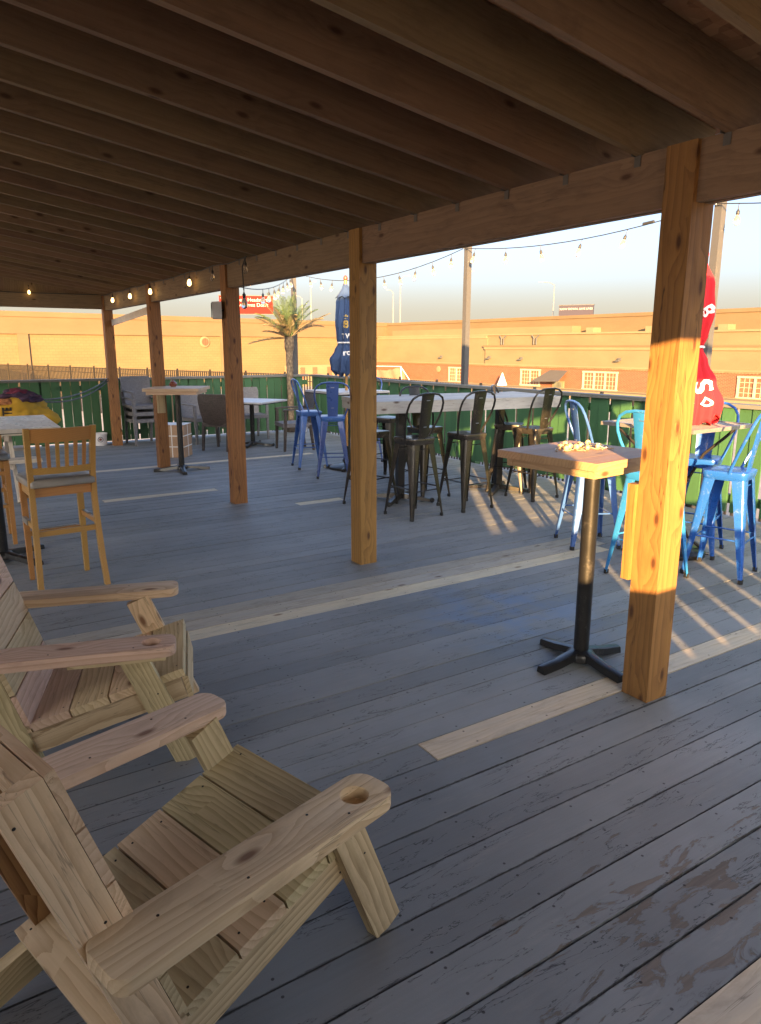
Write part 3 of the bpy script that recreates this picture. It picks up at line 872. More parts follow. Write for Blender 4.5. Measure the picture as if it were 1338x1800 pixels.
def street_lamp(label, az, D, ztop, armx, double=False):
    l = thing('street_lamp', label, 'street lamp', (math.sin(R(az)) * D, math.cos(R(az)) * D, -1.9), -R(az), 'street lamps on the far road')
    h = ztop + 1.9
    MB().tube([(0, 0, 0), (0, 0, h)], [.11, .06], 6).obj('post', M['lamp_grey'], l)
    for sg in ((1, -1) if double else (1,)):
        a = armx * sg
        MB().tube([(0, 0, h - .1), (a * .4, 0, h + .25), (a, 0, h + .35)], .04, 6).obj('arm', M['lamp_grey'], l)
        MB().box((a * 1.18, 0, h + .33), (abs(a) * .4, .2, .10)).bevel(.03).obj('lamp_head', M['lamp_grey'], l)
for lab, px, py, D, ax in (('tall street lamp standing right of the second bulb above the storefront roof', 702, 499, 96, .9), ('street lamp with its arm to the left, close beside the taller lamp', 690, 521, 105, -.7), ('street lamp half hidden by the steel pole of the string lights', 810, 492, 92, .8),
                       ('street lamp with a bent arm behind the small dark billboard', 961, 508, 104, -1.5), ('street lamp above the warehouse between palm and blue umbrella', 551, 508, 94, 0.5), ('short street lamp left of the blue umbrella', 536, 531, 110, -.8)):
    azp = 32.612 + math.degrees(math.atan((px - 669) / 1263.24))
    zt = 1.6 + (611 - py) * D * math.cos(R(azp - 32.612)) / 1263.24
    street_lamp(lab, azp, D, zt, ax)

# ------------------------------------------------------------------ low slatted timber chairs (foreground)
SCREW = None
def screw(parent, p, nrm=(0, 0, 1)):
    global SCREW
    if random.random() < .3: return
    if SCREW is None:
        SCREW = MB().lathe([(.0034, 0), (.0034, .0006), (.0018, .0009), (.0016, .0003)], 8).mesh(0)
        SCREW.materials.append(M['black'])
    o = link('screw', SCREW, parent)
    q = Vector((0, 0, 1)).rotation_difference(Vector(nrm).normalized())
    o.matrix_local = Matrix.Translation(p) @ q.to_matrix().to_4x4()

def arm_mesh(x0, x1, w, t, hole=None, back_round=.03):
    rr = .048
    out = []
    def corner(cx, cy, a0, r):
        for i in range(6):
            a = R(a0 + 90 * i / 5)
            out.append((cx + r * math.cos(a), cy + r * math.sin(a)))
    h = w / 2
    corner(x1 - rr, h - rr, 0, rr); corner(x0 + back_round, h - back_round, 90, back_round)
    corner(x0 + back_round, -h + back_round, 180, back_round); corner(x1 - rr, -h + rr, 270, rr)
    holes = []
    if hole: holes = [[(hole[0] + .036 * math.cos(2 * math.pi * i / 28), hole[1] + .036 * math.sin(2 * math.pi * i / 28)) for i in range(28)]]
    b = MB().prism(out, -t / 2, t / 2, holes, -t / 2 + .004 if hole else None)
    b.bevel(.005, 2, 50)
    return b.mesh(45)

def patio_chair(label, loc, rz, cfg):
    c = thing('slatted_patio_chair', label, 'chair', loc, rz, 'low slatted timber chairs at the front of the deck')
    H = cfg.get('half', .34)
    k = H / .34
    hw = .274 * k
    sl = .29
    def seat_z(x): return .384 - sl * (.34 - x)
    nx, nz = -sl / math.hypot(1, sl), 1 / math.hypot(1, sl)
    # seat rails: front edge down to the floor at the back
    for s in (-1, 1):
        yy = s * (hw - .026)
        a = Vector((.335, yy, seat_z(.335) - .020 - .062)); b = Vector((-.62, yy, seat_z(-.62) - .020 - .062))
        plank('seat_rail', c, a, b, (0, s, 0), .09, .036, 'chair_green', .003)
        if s == -1:
            for x, z in ((.27, 0), (.255, .02), (.25, -.02)): screw(c, (x, yy - .0185, seat_z(x) - .08 + z), (0, -1, 0))
    # seat slats
    step = .1475 / math.hypot(1, sl) * 1.0
    for i in range(5):
        xa = .338 - i * step * 1.0 - .07 * (1 / math.hypot(1, sl))
        z = seat_z(xa) - .016
        p = Vector((xa, 0, z))
        plank('seat_slat', c, p + Vector((0, hw, 0)), p - Vector((0, hw, 0)), (nx, 0, nz), .141, .032, cfg['seat'][i], .004)
        for s in (-1, 1):
            for dx in (-.045, .04): screw(c, (xa + dx, s * (hw - .035 - .01 * (dx > 0)), seat_z(xa + dx) + .0005), (nx, 0, nz))
    # reclined back: two stiles and horizontal slats between them
    tl = .324
    fx = lambda z: -.444 + (.897 - z) * tl
    d = Vector((-tl, 0, 1)).normalized(); fn = Vector((1, 0, tl)).normalized()
    for s in (-1, 1):
        yy = s * (hw - .018)
        off = fn * -(.021 + .045)
        a = Vector((fx(.07), yy, .07)) + off; b = Vector((fx(.895), yy, .895)) + off
        plank('back_stile', c, a, b, (0, s, 0), .088, .037, cfg['stile'][0 if s < 0 else 1], .004)
    z = .897
    for i in range(5):
        p = Vector((fx(z), 0, z)) - fn * .0105 - d * .07
        plank('back_slat', c, p + Vector((0, hw, 0)), p - Vector((0, hw, 0)), fn, .1405, .020, cfg['back'][i], .003)
        z -= .1465 * d.z
    plank('back_brace', c, Vector((fx(.85), hw - .04, .85)) - fn * .042, Vector((fx(.85), -hw + .04, .85)) - fn * .042, fn, .09, .036, 'chair_tan', .003)
    if True:
        for zz, o in ((.86, -.05), (.85, -.095), (.70, -.06), (.56, -.05)):
            p = Vector((fx(zz), -hw - .0008, zz)) + fn * o
            screw(c, p, (0, -1, 0))
    # front legs
    fo = cfg['foot']
    for s in (-1, 1):
        yy = s * (hw + .008)
        plank('front_leg', c, (fo, yy, .0), (fo - .20, yy, .492), (0, s, 0), .098, .036, cfg['leg'][0 if s < 0 else 1], .004)
        for z, o in ((.30, .02), (.27, -.02), (.24, .015), (.45, 0)):
            if s < 0: screw(c, (fo - .2 * z / .492 + o, yy - .0185, z), (0, -1, 0))
    plank('front_apron', c, (.350, hw - .03, .29), (.350, -hw + .03, .29), (1, 0, .2), .09, .02, 'chair_green', .003)
    # arms
    for s in (-1, 1):
        hole = (.30 - .070, 0) if (s < 0) else None
        a = link('armrest', arm_mesh(-.432, .318, .138, .038, hole), c, M[cfg['arm'][0 if s < 0 else 1]])
        a.location = (0, s * H, .511)
        for x, y in ((.10, .03), (-.30, 0.02), (.17, -.04), (-.12, -.03)): screw(c, (x, s * H + y, .5302))
        if s < 0 and cfg.get('brace'):
            plank('arm_brace', c, (-.06, -H + .012, .480), (.28, -H + .012, .480), (0, 0, 1), .11, .02, 'chair_green', .003)
    return c
axA = R(16); axB = R(-18)
def along(ax, s, p): return (math.cos(ax) * s - math.sin(ax) * p, math.sin(ax) * s + math.cos(ax) * p, 0)
patio_chair('nearest slatted timber chair with a greenish cup holder arm and one pink arm', along(axA, .90, 1.415), axA,
            dict(half=.335, seat=['chair_green', 'chair_green', 'chair_tan', 'chair_green', 'chair_tan'], back=['chair_tan', 'chair_pink', 'chair_tan', 'chair_tan', 'chair_green'],
                 stile=['chair_tan', 'bark'], leg=['chair_green', 'chair_green'], arm=['chair_tan', 'chair_pink'], foot=.41))
patio_chair('second slatted timber chair with pinkish arms behind the nearest one', along(axB, -.425, 2.965), axB,
            dict(half=.335, seat=['chair_tan', 'chair_tan', 'chair_tan', 'chair_pink', 'chair_tan'], back=['chair_tan', 'chair_pink', 'chair_tan', 'chair_tan', 'chair_pink'],
                 stile=['chair_green', 'chair_tan'], leg=['chair_green', 'chair_tan'], arm=['chair_pink', 'chair_tan'], foot=.34, brace=True))

# ------------------------------------------------------------------ metal bar stools
def stool(name, label, main, group, seat=None, back=True, splat=None, cat='bar stool'):
    main_m = M[main]
    r = thing(name, label, cat, (0, 0, 0), 0, group)
    # seat
    def sq(h, rad, z, n=5):
        o = []
        for k in range(4):
            cx = (h - rad) * (1 if k in (0, 3) else -1); cy = (h - rad) * (1 if k in (0, 1) else -1)
            for i in range(n):
                a = R(90 * k + 90 * i / (n - 1)); o.append((cx + rad * math.cos(a), cy + rad * math.sin(a), z))
        return o
    b = MB().loft([sq(.138, .03, .700), sq(.146, .04, .712), sq(.154, .045, .748), sq(.152, .045, .760), sq(.143, .04, .765), sq(.10, .03, .7625), sq(.02, .01, .7615)])
    b.obj('seat', M[seat or main], r, 50)
    MB().lathe([(.018, .7625), (.018, .7632), (.008, .7634)], 12).obj('seat_hole', M['black_mat'], r)
    # legs: folded sheet channels that taper to the floor
    for sx in (-1, 1):
        for sy in (-1, 1):
            def sec(f):
                w = .088 * (1 - f) + .026 * f; t = .004
                cx = (.137 * (1 - f) + .208 * f); z = .735 * (1 - f) + .012 * f
                rr = .022 * (1 - f) + .012 * f
                pts = [(-w, 0)] + [(-rr + rr * math.sin(R(a)), -rr + rr * math.cos(R(a))) for a in (0, 30, 60, 90)] + [(0, -w)]
                inn = [(-t, -w)] + [(-rr + (rr - t) * math.sin(R(a)), -rr + (rr - t) * math.cos(R(a))) for a in (90, 60, 30, 0)] + [(-w, -t)]
                return [Vector((sx * (cx + px), sy * (cx + py), z)) for px, py in pts + inn]
            MB().loft([sec(f) for f in (0, .25, .6, 1)]).obj('leg', main_m, r, 50)
            MB().loft([[Vector((sx * (.212 + px), sy * (.212 + py), z)) for px, py in ((-.03, .0), (-.012, .0), (0, -.012), (0, -.03), (-.03, -.03))] for z in (0, .03)]).obj('foot_cap', M['black_mat'], r)
    f = 1 - .265 / .735
    c = .137 * (1 - f) + .208 * f - .014
    for a, bb in (((c, c), (c, -c)), ((-c, c), (-c, -c))):
        MB().tube([(*a, .265), (*bb, .265)], .0065, 6).obj('footrest', main_m, r)
    for a, bb in (((c, c), (-c, c)), ((c, -c), (-c, -c))):
        MB().tube([(*a, .290), (*bb, .290)], .0065, 6).obj('footrest', main_m, r)
    for s in (-1, 1):
        MB().tube([(.125 * s, .14, .655), (.125 * s, -.14, .655)], .005, 6).obj('brace', main_m, r)
    if back:
        pts = []
        prof = [(.148, .750, -.035), (.167, .80, -.052), (.192, .88, -.085), (.214, .96, -.118), (.222, 1.03, -.146), (.214, 1.09, -.167), (.184, 1.14, -.184), (.128, 1.170, -.194), (.055, 1.181, -.199)]
        for y, z, x in prof: pts.append((x, -y, z))
        for y, z, x in prof[::-1]: pts.append((x, y, z))
        MB().tube(pts, .0105, 8).obj('back_arch', main_m, r)
        rg = []
        for z, w, x in ((.752, .060, -.130), (.85, .064, -.142), (1.0, .070, -.166), (1.10, .075, -.184), (1.172, .078, -.197)):
            rg.append([(x + .010 * (abs(u) ** 2) , u * w, z) for u in (-1, -.9, -.5, 0, .5, .9, 1)] + [(x - .003 + .010 * (abs(u) ** 2), u * w, z) for u in (1, .9, .5, 0, -.5, -.9, -1)])
        s = MB().loft(rg).obj('back_splat', M[splat or main], r, 60)
        MB().tube([(-.1905, -.022, 1.118), (-.1905, .022, 1.118)], .003, 5).obj('grip_slot', M['galv'], s)
        MB().tube([(-.1485, -.018, .87), (-.1485, .018, .87)], .003, 5).obj('grip_slot', M['galv'], s)
    return r
GB = 'metal bar stools around the deck'
proto_gun = stool('bar_stool', 'black bar stool with arched back, left of the pair before the long counter', 'gun', GB, 'gun_top')
def place(o, x, y, rz, label=None):
    o.location = (x, y, 0); o.rotation_euler = (0, 0, R(rz))
    if label: o['label'] = label
    return o
place(proto_gun, 3.965, 5.60, 97)
def dup(o, x, y, rz, label): return place(copy_tree(o), x, y, rz, label)
dup(proto_gun, 4.625, 5.62, 93, 'black bar stool with arched back, right of the pair before the long counter')
dup(proto_gun, 4.60, 6.30, -84, 'black metal bar stool pushed under the far side of the long counter, left one')
dup(proto_gun, 5.60, 6.06, -50, 'black metal bar stool with sunlit brassy legs on the far side of the long counter')
dup(proto_gun, 5.56, 5.62, 94, 'black metal bar stool standing at the right end of the long counter')
gun_low = stool('bar_stool', 'backless black bar stool half hidden by the square post left of the counter', 'gun', GB, 'gun_top', back=False)
place(gun_low, 3.88, 6.26, 14)
dup(gun_low, 4.86, 7.42, 20, 'backless black metal bar stool farthest behind the left end of the long counter')

navy = stool('bar_stool', 'navy blue metal bar stool seen from behind at the blue umbrella table', 'navy', GB, 'pale_blue')
place(navy, 4.36, 7.93, 62)
pb = stool('bar_stool', 'pale blue metal bar stool seen from the side beside the blue umbrella table', 'pale_blue', GB)
place(pb, 4.43, 8.72, -12)
dup(navy, 5.28, 8.72, 190, 'navy blue metal bar stool on the far side of the blue umbrella table')
teal = stool('bar_stool', 'turquoise metal bar stool tucked behind the near square post at the mesh table', 'teal', GB)
place(teal, 4.28, 3.14, 2)
side = copy_tree(pb)
place(side, 4.59, 3.97, -27, 'pale blue metal bar stool with sunlit arch, left of the mesh table')
bl = stool('bar_stool', 'bright blue metal bar stool in front at the right edge of the mesh table', 'blue', GB)
place(bl, 4.79, 2.90, 107)
dup(bl, 5.14, 3.37, 203, 'bright blue bar stool on the far side of the mesh table behind the red umbrella')

# ------------------------------------------------------------------ pedestal tables
def pedestal(root, h, r=.036, foot=.28, mat='black', rz=0.0, casters=False, n=4, off=(0, 0)):
    O = Vector((off[0], off[1], 0))
    MB().lathe([(r, .03), (r, h)], 20, O).obj('column', M[mat], root)
    MB().lathe([(r + .035, .020), (r + .034, .050), (r + .022, .066), (r + .004, .072), (r, .073)], 20, O).obj('hub', M[mat], root)
    for i in range(n):
        a = rz + 2 * math.pi * i / n
        q = Matrix.Rotation(a, 3, 'Z')
        rings = []
        for x, w, z0, z1 in ((.03, .034, .030, .078), (.10, .033, .026, .066), (foot * .6, .031, .012, .052), (foot * .97, .029, .001, .040), (foot, .028, 0.0, .036)):
            rings.append([O + q @ Vector(p) for p in ((x, -w, z0), (x, w, z0), (x, w * .82, z1 - .006), (x, w * .35, z1), (x, -w * .35, z1), (x, -w * .82, z1 - .006))])
        MB().loft(rings).obj('foot', M[mat], root, 40)
        if casters:
            cst = MB().lathe([(.0, -.012), (.022, -.012), (.025, 0), (.022, .012), (.0, .012)], 12).obj('caster', M['black_mat'], root)
            cst.matrix_local = Matrix.Translation(q @ Vector((foot + .012, 0, .026))) @ Matrix.Rotation(R(90), 4, 'X')
    MB().box((O.x, O.y, h - .006), (.24, .24, .010)).obj('top_plate', M[mat], root)

def wood_top(root, size, z, t, mat, n=4, frame=True, sy=None):
    sy = sy or size
    w = sy / n
    for i in range(n):
        plank('top_board', root, (-size / 2, -sy / 2 + w * (i + .5), z - t / 2), (size / 2, -sy / 2 + w * (i + .5), z - t / 2), (0, 0, 1), round(w - .0015, 4), t, mat, .0025)
    if frame:
        s = size - .07; s2 = sy - .07; zz = z - t - .021
        for sg in (-1, 1):
            plank('apron', root, (-s / 2, sg * (s2 / 2 - .019), zz), (s / 2, sg * (s2 / 2 - .019), zz), (0, sg, 0), .040, .036, mat, .0025)
            plank('apron', root, (sg * (s / 2 - .019), -s2 / 2 + .039, zz), (sg * (s / 2 - .019), s2 / 2 - .039, zz), (sg, 0, 0), .040, .036, mat, .0025)

ft = thing('high_table', 'square timber topped high table with black pedestal strewn with cream knobs', 'table', (2.805, 2.49, 0), R(6))
wood_top(ft, .60, 1.09, .038, 'table_wood', 4)
pedestal(ft, 1.01, .039, .275, 'black', R(-8), off=(-.06, -.112))
pt = thing('high_table', 'pale timber topped high table with slim black pedestal before the fourth post', 'table', (2.86, 9.36, 0), R(-31))
wood_top(pt, .70, 1.09, .038, 'table_pale', 5)
pedestal(pt, 1.01, .036, .36, 'black', R(20))
j = thing('glazed_jar', 'small brown glazed jar standing on the pale timber high table', 'jar', (2.86, 9.52, 1.09))
MB().lathe([(.03, 0), (.048, .015), (.052, .035), (.04, .055), (.03, .06)], 18).obj('body', M['ceramic'], j)
MB().lathe([(.034, .06), (.03, .070), (.008, .076), (.009, .086), (.0, .088)], 14).obj('lid', M['ceramic'], j)

wt = thing('high_table', 'high table with whitish laminate top beside the slat back bar chair', 'table', (.42, 6.02, 0), R(-2))
MB().box((0, 0, 1.036), (.86, 1.06, .028)).bevel(.003).obj('tabletop', M['laminate'], wt)
MB().box((0, 0, 1.0205), (.84, 1.04, .010)).obj('edge_band', M['black_mat'], wt)
pedestal(wt, 1.012, .038, .37, 'black', R(38))

# mesh topped table of the red umbrella
mt = thing('mesh_table', 'grey metal mesh topped high table under the closed red umbrella', 'table', (4.90, 3.44, 0), R(2))
S = .76
b = MB()
for sg in (-1, 1):
    b.box((0, sg * S / 2, 1.025), (S + .03, .03, .028)); b.box((sg * S / 2, 0, 1.0252), (.03, S - .03, .0284))
b.obj('rim', M['mesh_metal'], mt)
b = MB()
n = 44
for i in range(n + 1):
    o = -S / 2 + S * i / n
    b.box((o, 0, 1.0305), (.0085, S - .03, .002)); b.box((0, o, 1.0325), (S - .03, .0085, .0022))
b.obj('mesh_panel', M['mesh_metal'], mt, 0)['kind'] = 'stuff'
for k in range(4):
    q = Matrix.Rotation(R(45 + 90 * k), 3, 'Z')
    MB().tube([q @ Vector(p) for p in ((.44, 0, 1.012), (.36, 0, .93), (.22, 0, .80), (.10, 0, .55), (.09, 0, .3), (.16, 0, .14), (.26, 0, .06), (.30, 0, .012), (.33, 0, .006))], .012, 8).obj('leg', M['gun'], mt)
MB().tube([(.1 * math.cos(R(i * 22.5)), .1 * math.sin(R(i * 22.5)), .42) for i in range(16)], .008, 6, loop=True).obj('ring', M['gun'], mt)

# ------------------------------------------------------------------ long counter
cA, cB = Vector((3.70, 5.86)), Vector((5.88, 5.56))
cd = (cB - cA).normalized(); cn = Vector((-cd.y, cd.x)); cl = (cB - cA).length
ctr = cA + cd * cl / 2 + cn * .45
ct = thing('counter_table', 'long weathered grey plank counter table with black stools round it', 'counter', (ctr.x, ctr.y, 0), math.atan2(cd.y, cd.x))
for i in range(6):
    plank('top_board', ct, (-cl / 2, -.45 + .15 * (i + .5), 1.088 - .019), (cl / 2, -.45 + .15 * (i + .5), 1.088 - .019), (0, 0, 1), .148, .038, 'grey_wood', .003)
for sg in (-1, 1):
    plank('apron', ct, (-cl / 2 + .004, sg * .428, 1.010), (cl / 2 - .004, sg * .428, 1.010), (0, sg, 0), .080, .036, 'grey_wood', .003)
    plank('apron', ct, (sg * (cl / 2 - .022), -.408, 1.0095), (sg * (cl / 2 - .022), .408, 1.0095), (sg, 0, 0), .079, .036, 'grey_wood', .003)
for x in (-.62, .62):
    MB().box((x, 0, .50), (.075, .075, .93)).bevel(.008).obj('column', M['black'], ct)
    MB().box((x, 0, .972), (.5, .5, .012)).obj('top_plate', M['black'], ct)
    for k in range(4):
        q = Matrix.Rotation(R(45 + 90 * k), 3, 'Z')
        rings = []
        for xx, w, z0, z1 in ((.02, .032, .030, .085), (.2, .028, .02, .062), (.34, .022, .012, .042)):
            rings.append([Vector((x, 0, 0)) + q @ Vector(p) for p in ((xx, -w, z0), (xx, w, z0), (xx, w * .7, z1), (xx, -w * .7, z1))])
        MB().loft(rings).obj('foot', M['gun'], ct)
        w = MB().lathe([(.0, -.012), (.024, -.012), (.027, 0), (.024, .012), (.0, .012)], 12).obj('caster', M['black_mat'], ct)
        w.matrix_local = Matrix.Translation(Vector((x, 0, 0)) + q @ Vector((.36, 0, .028))) @ Matrix.Rotation(R(90), 4, 'X')

# table of the blue umbrella
ut = thing('high_table', 'high table with grey top under the closed blue umbrella', 'table', (4.82, 8.36, 0), R(5))
MB().box((0, 0, 1.03), (.80, .80, .026)).bevel(.003).obj('tabletop', M['stone_top'], ut)
MB().box((0, 0, 1.009), (.78, .78, .015)).obj('edge_band', M['black_mat'], ut)
pedestal(ut, 1.0, .036, .33, 'black', R(45))

# ------------------------------------------------------------------ closed umbrellas
def umbrella(label, loc, H, canvas, pole, prof, nf, amp, seed, tilt=(0, 0), finial='ceramic', strap_z=None, hem=.05, twist=0.0, cap=None):
    u = thing('patio_umbrella', label, 'umbrella', loc)
    u.rotation_euler = (R(tilt[0]), R(tilt[1]), 0)
    rnd = random.Random(seed)
    ph = [rnd.uniform(-.5, .5) for _ in range(nf)]
    def rad(z):
        for (z0, r0), (z1, r1) in zip(prof, prof[1:]):
            if z0 <= z <= z1:
                f = (z - z0) / (z1 - z0); f = f * f * (3 - 2 * f)
                return r0 + (r1 - r0) * f
        return prof[0][1] if z < prof[0][0] else prof[-1][1]
    def surf(th, z, out=0.0):
        r = rad(z)
        a = th + twist * (H - z)
        p = nf * a + ph[int((a / (2 * math.pi) * nf)) % nf] * .25
        w = math.sin(p) + .35 * math.sin(2 * p + 1.1 + 2 * z) + .5 * noise.noise(Vector((math.cos(a) * 2, math.sin(a) * 2, z * 3 + seed)))
        rr = r * (1 + amp * w) + out
        return Vector((rr * math.cos(th), rr * math.sin(th), z))
    b = MB()
    zs = [prof[0][0] + (prof[-1][0] - prof[0][0]) * i / 44 for i in range(45)]
    n = 96
    rings = []
    for i, z in enumerate(zs):
        rings.append([surf(2 * math.pi * k / n, z) - Vector((0, 0, (hem * (.5 + .5 * math.sin(nf * 2 * math.pi * k / n + 1) + .35 * math.sin(3 * 2 * math.pi * k / n + seed))) * max(0, 1 - i / 7))) for k in range(n)])
    cp = b.loft(rings, cap=False).obj('canopy', canvas, u, 70)
    md = cp.modifiers.new('thickness', 'SOLIDIFY'); md.thickness = .004
    rod('pole', u, (0, 0, .06), (0, 0, H), .019, pole, 12)
    if cap:
        (zt, zb, rb) = cap
        rings = []
        for i in range(8):
            f = i / 7
            rings.append([Vector(((.012 + (rb - .012) * f ** 1.2) * (1 + .10 * f * math.sin(8 * 2 * math.pi * k / 48)) * math.cos(2 * math.pi * k / 48), (.012 + (rb - .012) * f ** 1.2) * (1 + .10 * f * math.sin(8 * 2 * math.pi * k / 48)) * math.sin(2 * math.pi * k / 48), zt + (zb - zt) * f - .012 * f * math.sin(8 * 2 * math.pi * k / 48))) for k in range(48)])
        c2 = MB().loft(rings, cap=False).obj('vent_cap', canvas, u, 70)
        md = c2.modifiers.new('thickness', 'SOLIDIFY'); md.thickness = .004
    MB().lathe([(.010, H - .01), (.026, H + .008), (.030, H + .03), (.022, H + .05), (.008, H + .062), (.0, H + .064)], 14).obj('finial', M[finial], u)
    if strap_z:
        MB().tube([surf(2 * math.pi * k / 40, strap_z, .006) for k in range(40)], .010, 6, loop=True).obj('strap', M['white_print'], u)
    MB().lathe([(.24, 0), (.24, .03), (.20, .055), (.05, .075), (.035, .30), (.026, .305)], 28).obj('base', M['black'], u)
    def letters(body, th0, zc, size, mat, rot=0.0, name='lettering', sx=1.0):
        me = text_mesh(body, size, 0, 1, .03)
        bm = bmesh.new(); bm.from_mesh(me)
        bmesh.ops.subdivide_edges(bm, edges=bm.edges[:], cuts=2)
        bm.to_mesh(me); bm.free()
        r0 = rad(zc)
        for v in me.vertices:
            x = v.co.x * math.cos(rot) - v.co.y * math.sin(rot); y = v.co.x * math.sin(rot) + v.co.y * math.cos(rot)
            v.co = surf(th0 + x * sx / max(r0, .04), zc + y, .009)
        return link(name, me, u, M[mat])
    return u, letters
# angle towards the camera from the umbrella
def cam_ang(x, y): return math.atan2(-y, -x)
ux, uy = 4.80, 8.34
u, let = umbrella('closed blue patio umbrella with gold crest and white lettering behind the second post', (ux, uy, 0), 2.43, M['blue_canvas'], 'beech',
                  [(1.30, .165), (1.44, .175), (1.56, .12), (1.64, .088), (1.70, .10), (1.9, .110), (2.15, .098), (2.36, .035)], 9, .20, 3, (0, 0), 'ceramic', 1.655, .07, .5, (2.40, 2.22, .125))
ca_ = cam_ang(ux, uy)
let('TW', ca_ + .12, 1.735, .085, 'white_print')
let('ro', ca_ + .10, 1.53, .10, 'white_print', .1)
g_ = let('8', ca_ + .02, 1.88, .13, 'gold_print', 0, 'crest')
let('*', ca_ + .02, 1.945, .13, 'gold_print', 0, 'crest')
rx, ry = 4.955, 3.405
u, let = umbrella('closed red patio umbrella with white lettering behind the near post', (rx, ry, 0), 2.24, M['red_canvas'], 'beech',
                  [(1.08, .19), (1.20, .20), (1.35, .145), (1.50, .085), (1.60, .046), (1.68, .068), (1.86, .095), (2.05, .082), (2.22, .022)], 8, .17, 8, (0.0, 1.2), 'red', 1.605, .075, .35, (2.235, 2.10, .07))
ca_ = cam_ang(rx, ry)
let('B', ca_ + .58, 1.86, .13, 'white_print', R(-60))
let('S', ca_ + .50, 1.315, .19, 'white_print', R(-70), sx=.9)
let('D', ca_ + .62, 1.20, .085, 'white_print', R(-30))
let('.18', ca_ + .12, 1.185, .034, 'white_print', R(-10))

# ------------------------------------------------------------------ wooden bar chairs with slat backs
def bar_chair(label):
    c = thing('wooden_bar_chair', label, 'bar chair', (0, 0, 0), 0, 'slat back wooden bar chairs')
    def post(s):
        prof = [(-.235, .212, 0), (-.205, .203, .2), (-.178, .196, .45), (-.168, .193, .62), (-.175, .193, .78), (-.205, .198, .95), (-.245, .203, 1.10)]
        rings = []
        for i, (x, y, z) in enumerate(prof):
            hx = .021 if z < 1.05 else .017; hy = .0165
            rings.append([(x - hx, s * y - hy, z), (x + hx, s * y - hy, z), (x + hx, s * y + hy, z), (x - hx, s * y + hy, z)])
        # finer, smoother
        return MB().loft(rings).bevel(.006, 2, 50)
    for s in (-1, 1): post(s).obj('rear_leg', M['beech'], c, 35)
    for s in (-1, 1):
        MB().loft([[(.175 + dx * k, s * .185 + dy * k, z) for dx, dy in ((-.018, -.018), (.018, -.018), (.018, .018), (-.018, .018))] for z, k in ((0, .85), (.3, 1), (.70, 1.1))]).bevel(.005, 2, 50).obj('front_leg', M['beech'], c)
    def curved(name, z0, z1, t, x0, bow, hw, mat='beech', n=8):
        rings = []
        for i in range(n + 1):
            y = -hw + 2 * hw * i / n
            x = x0 - bow * (1 - (y / hw) ** 2)
            xt = x - (z1 - z0) * .22
            rings.append([(x - t / 2, y, z0), (x + t / 2, y, z0), (xt + t / 2, y, z1), (xt - t / 2, y, z1)])
        return MB().loft(rings).bevel(.004, 1, 50).obj(name, M[mat], c, 40)
    curved('top_rail', 1.005, 1.095, .022, -.222, .030, .19)
    curved('lower_rail', .795, .838, .022, -.184, .022, .18)
    for i in range(6):
        y = -.135 + .27 * i / 5
        bw = 1 - (y / .18) ** 2
        x0, x1 = -.192 - .022 * bw, -.224 - .030 * bw
        MB().loft([[(x0 - .006, y - .011, .83), (x0 + .006, y - .011, .83), (x0 + .006, y + .011, .83), (x0 - .006, y + .011, .83)], [(x1 - .006, y * 1.06 - .012, 1.012), (x1 + .006, y * 1.06 - .012, 1.012), (x1 + .006, y * 1.06 + .012, 1.012), (x1 - .006, y * 1.06 + .012, 1.012)]]).obj('back_slat', M['beech'], c)
    for a, b in (((-.165, -.18), (-.165, .18)), ((.175, -.17), (.175, .17)), ((-.15, -.188), (.165, -.183)), ((-.15, .188), (.165, .183))):
        plank('seat_apron', c, (*a, .675), (*b, .675), (0, 0, 1) if False else ((1, 0, 0) if a[0] == b[0] else (0, 1, 0)), .062, .02, 'beech', .002)
    b = MB()
    rings = []
    for z, k in ((.706, .94), (.712, 1.0), (.742, 1.0), (.756, .96), (.762, .85), (.764, .4)):
        rings.append([((.005 + .213 * k * cx), .208 * k * cy, z) for cx, cy in ((-1, -.9), (-.9, -1), (.86, -1.04), (1.06, -.9), (1.06, .9), (.86, 1.04), (-.9, 1), (-1, .9))])
    b.loft(rings).obj('seat_pad', M['vinyl'], c, 60)
    for a, bb, z, h in (((-.18, -.19), (-.18, .19), .40, .036), ((.178, -.18), (.178, .18), .33, .034), ((-.175, .195), (.175, .187), .44, .03), ((-.175, -.195), (.175, -.187), .44, .03), ((.178, -.18), (.178, .18), .60, .034)):
        plank('stretcher', c, (*a, z), (*bb, z), (1, 0, 0) if a[0] == bb[0] else (0, 1, 0), h, .019, 'beech', .003)
    MB().box((.192, 0, .349), (.012, .30, .012)).bevel(.002).obj('footrest_plate', M['galv'], c)
    for s in (-1, 1):
        MB().loft([[(.02 + .16 * i / 6 - .0, s * .196 - .011, .425 + .012 * math.sin(i) * 0), (.02 + .16 * i / 6, s * .196 + .011, .425), (.02 + .16 * i / 6, s * .196 + .011, .462), (.02 + .16 * i / 6, s * .196 - .011, .462)] for i in range(7)]).obj('stretcher_cap', M['vinyl'], c)
    return c
w1 = bar_chair('slat back oak bar chair with grey seat, its back to the viewer')
place(w1, .735, 5.23, 94)
w2 = copy_tree(w1)
place(w2, .36, 6.66, -88, 'oak bar chair cut by the left edge, on the far side of the white table')

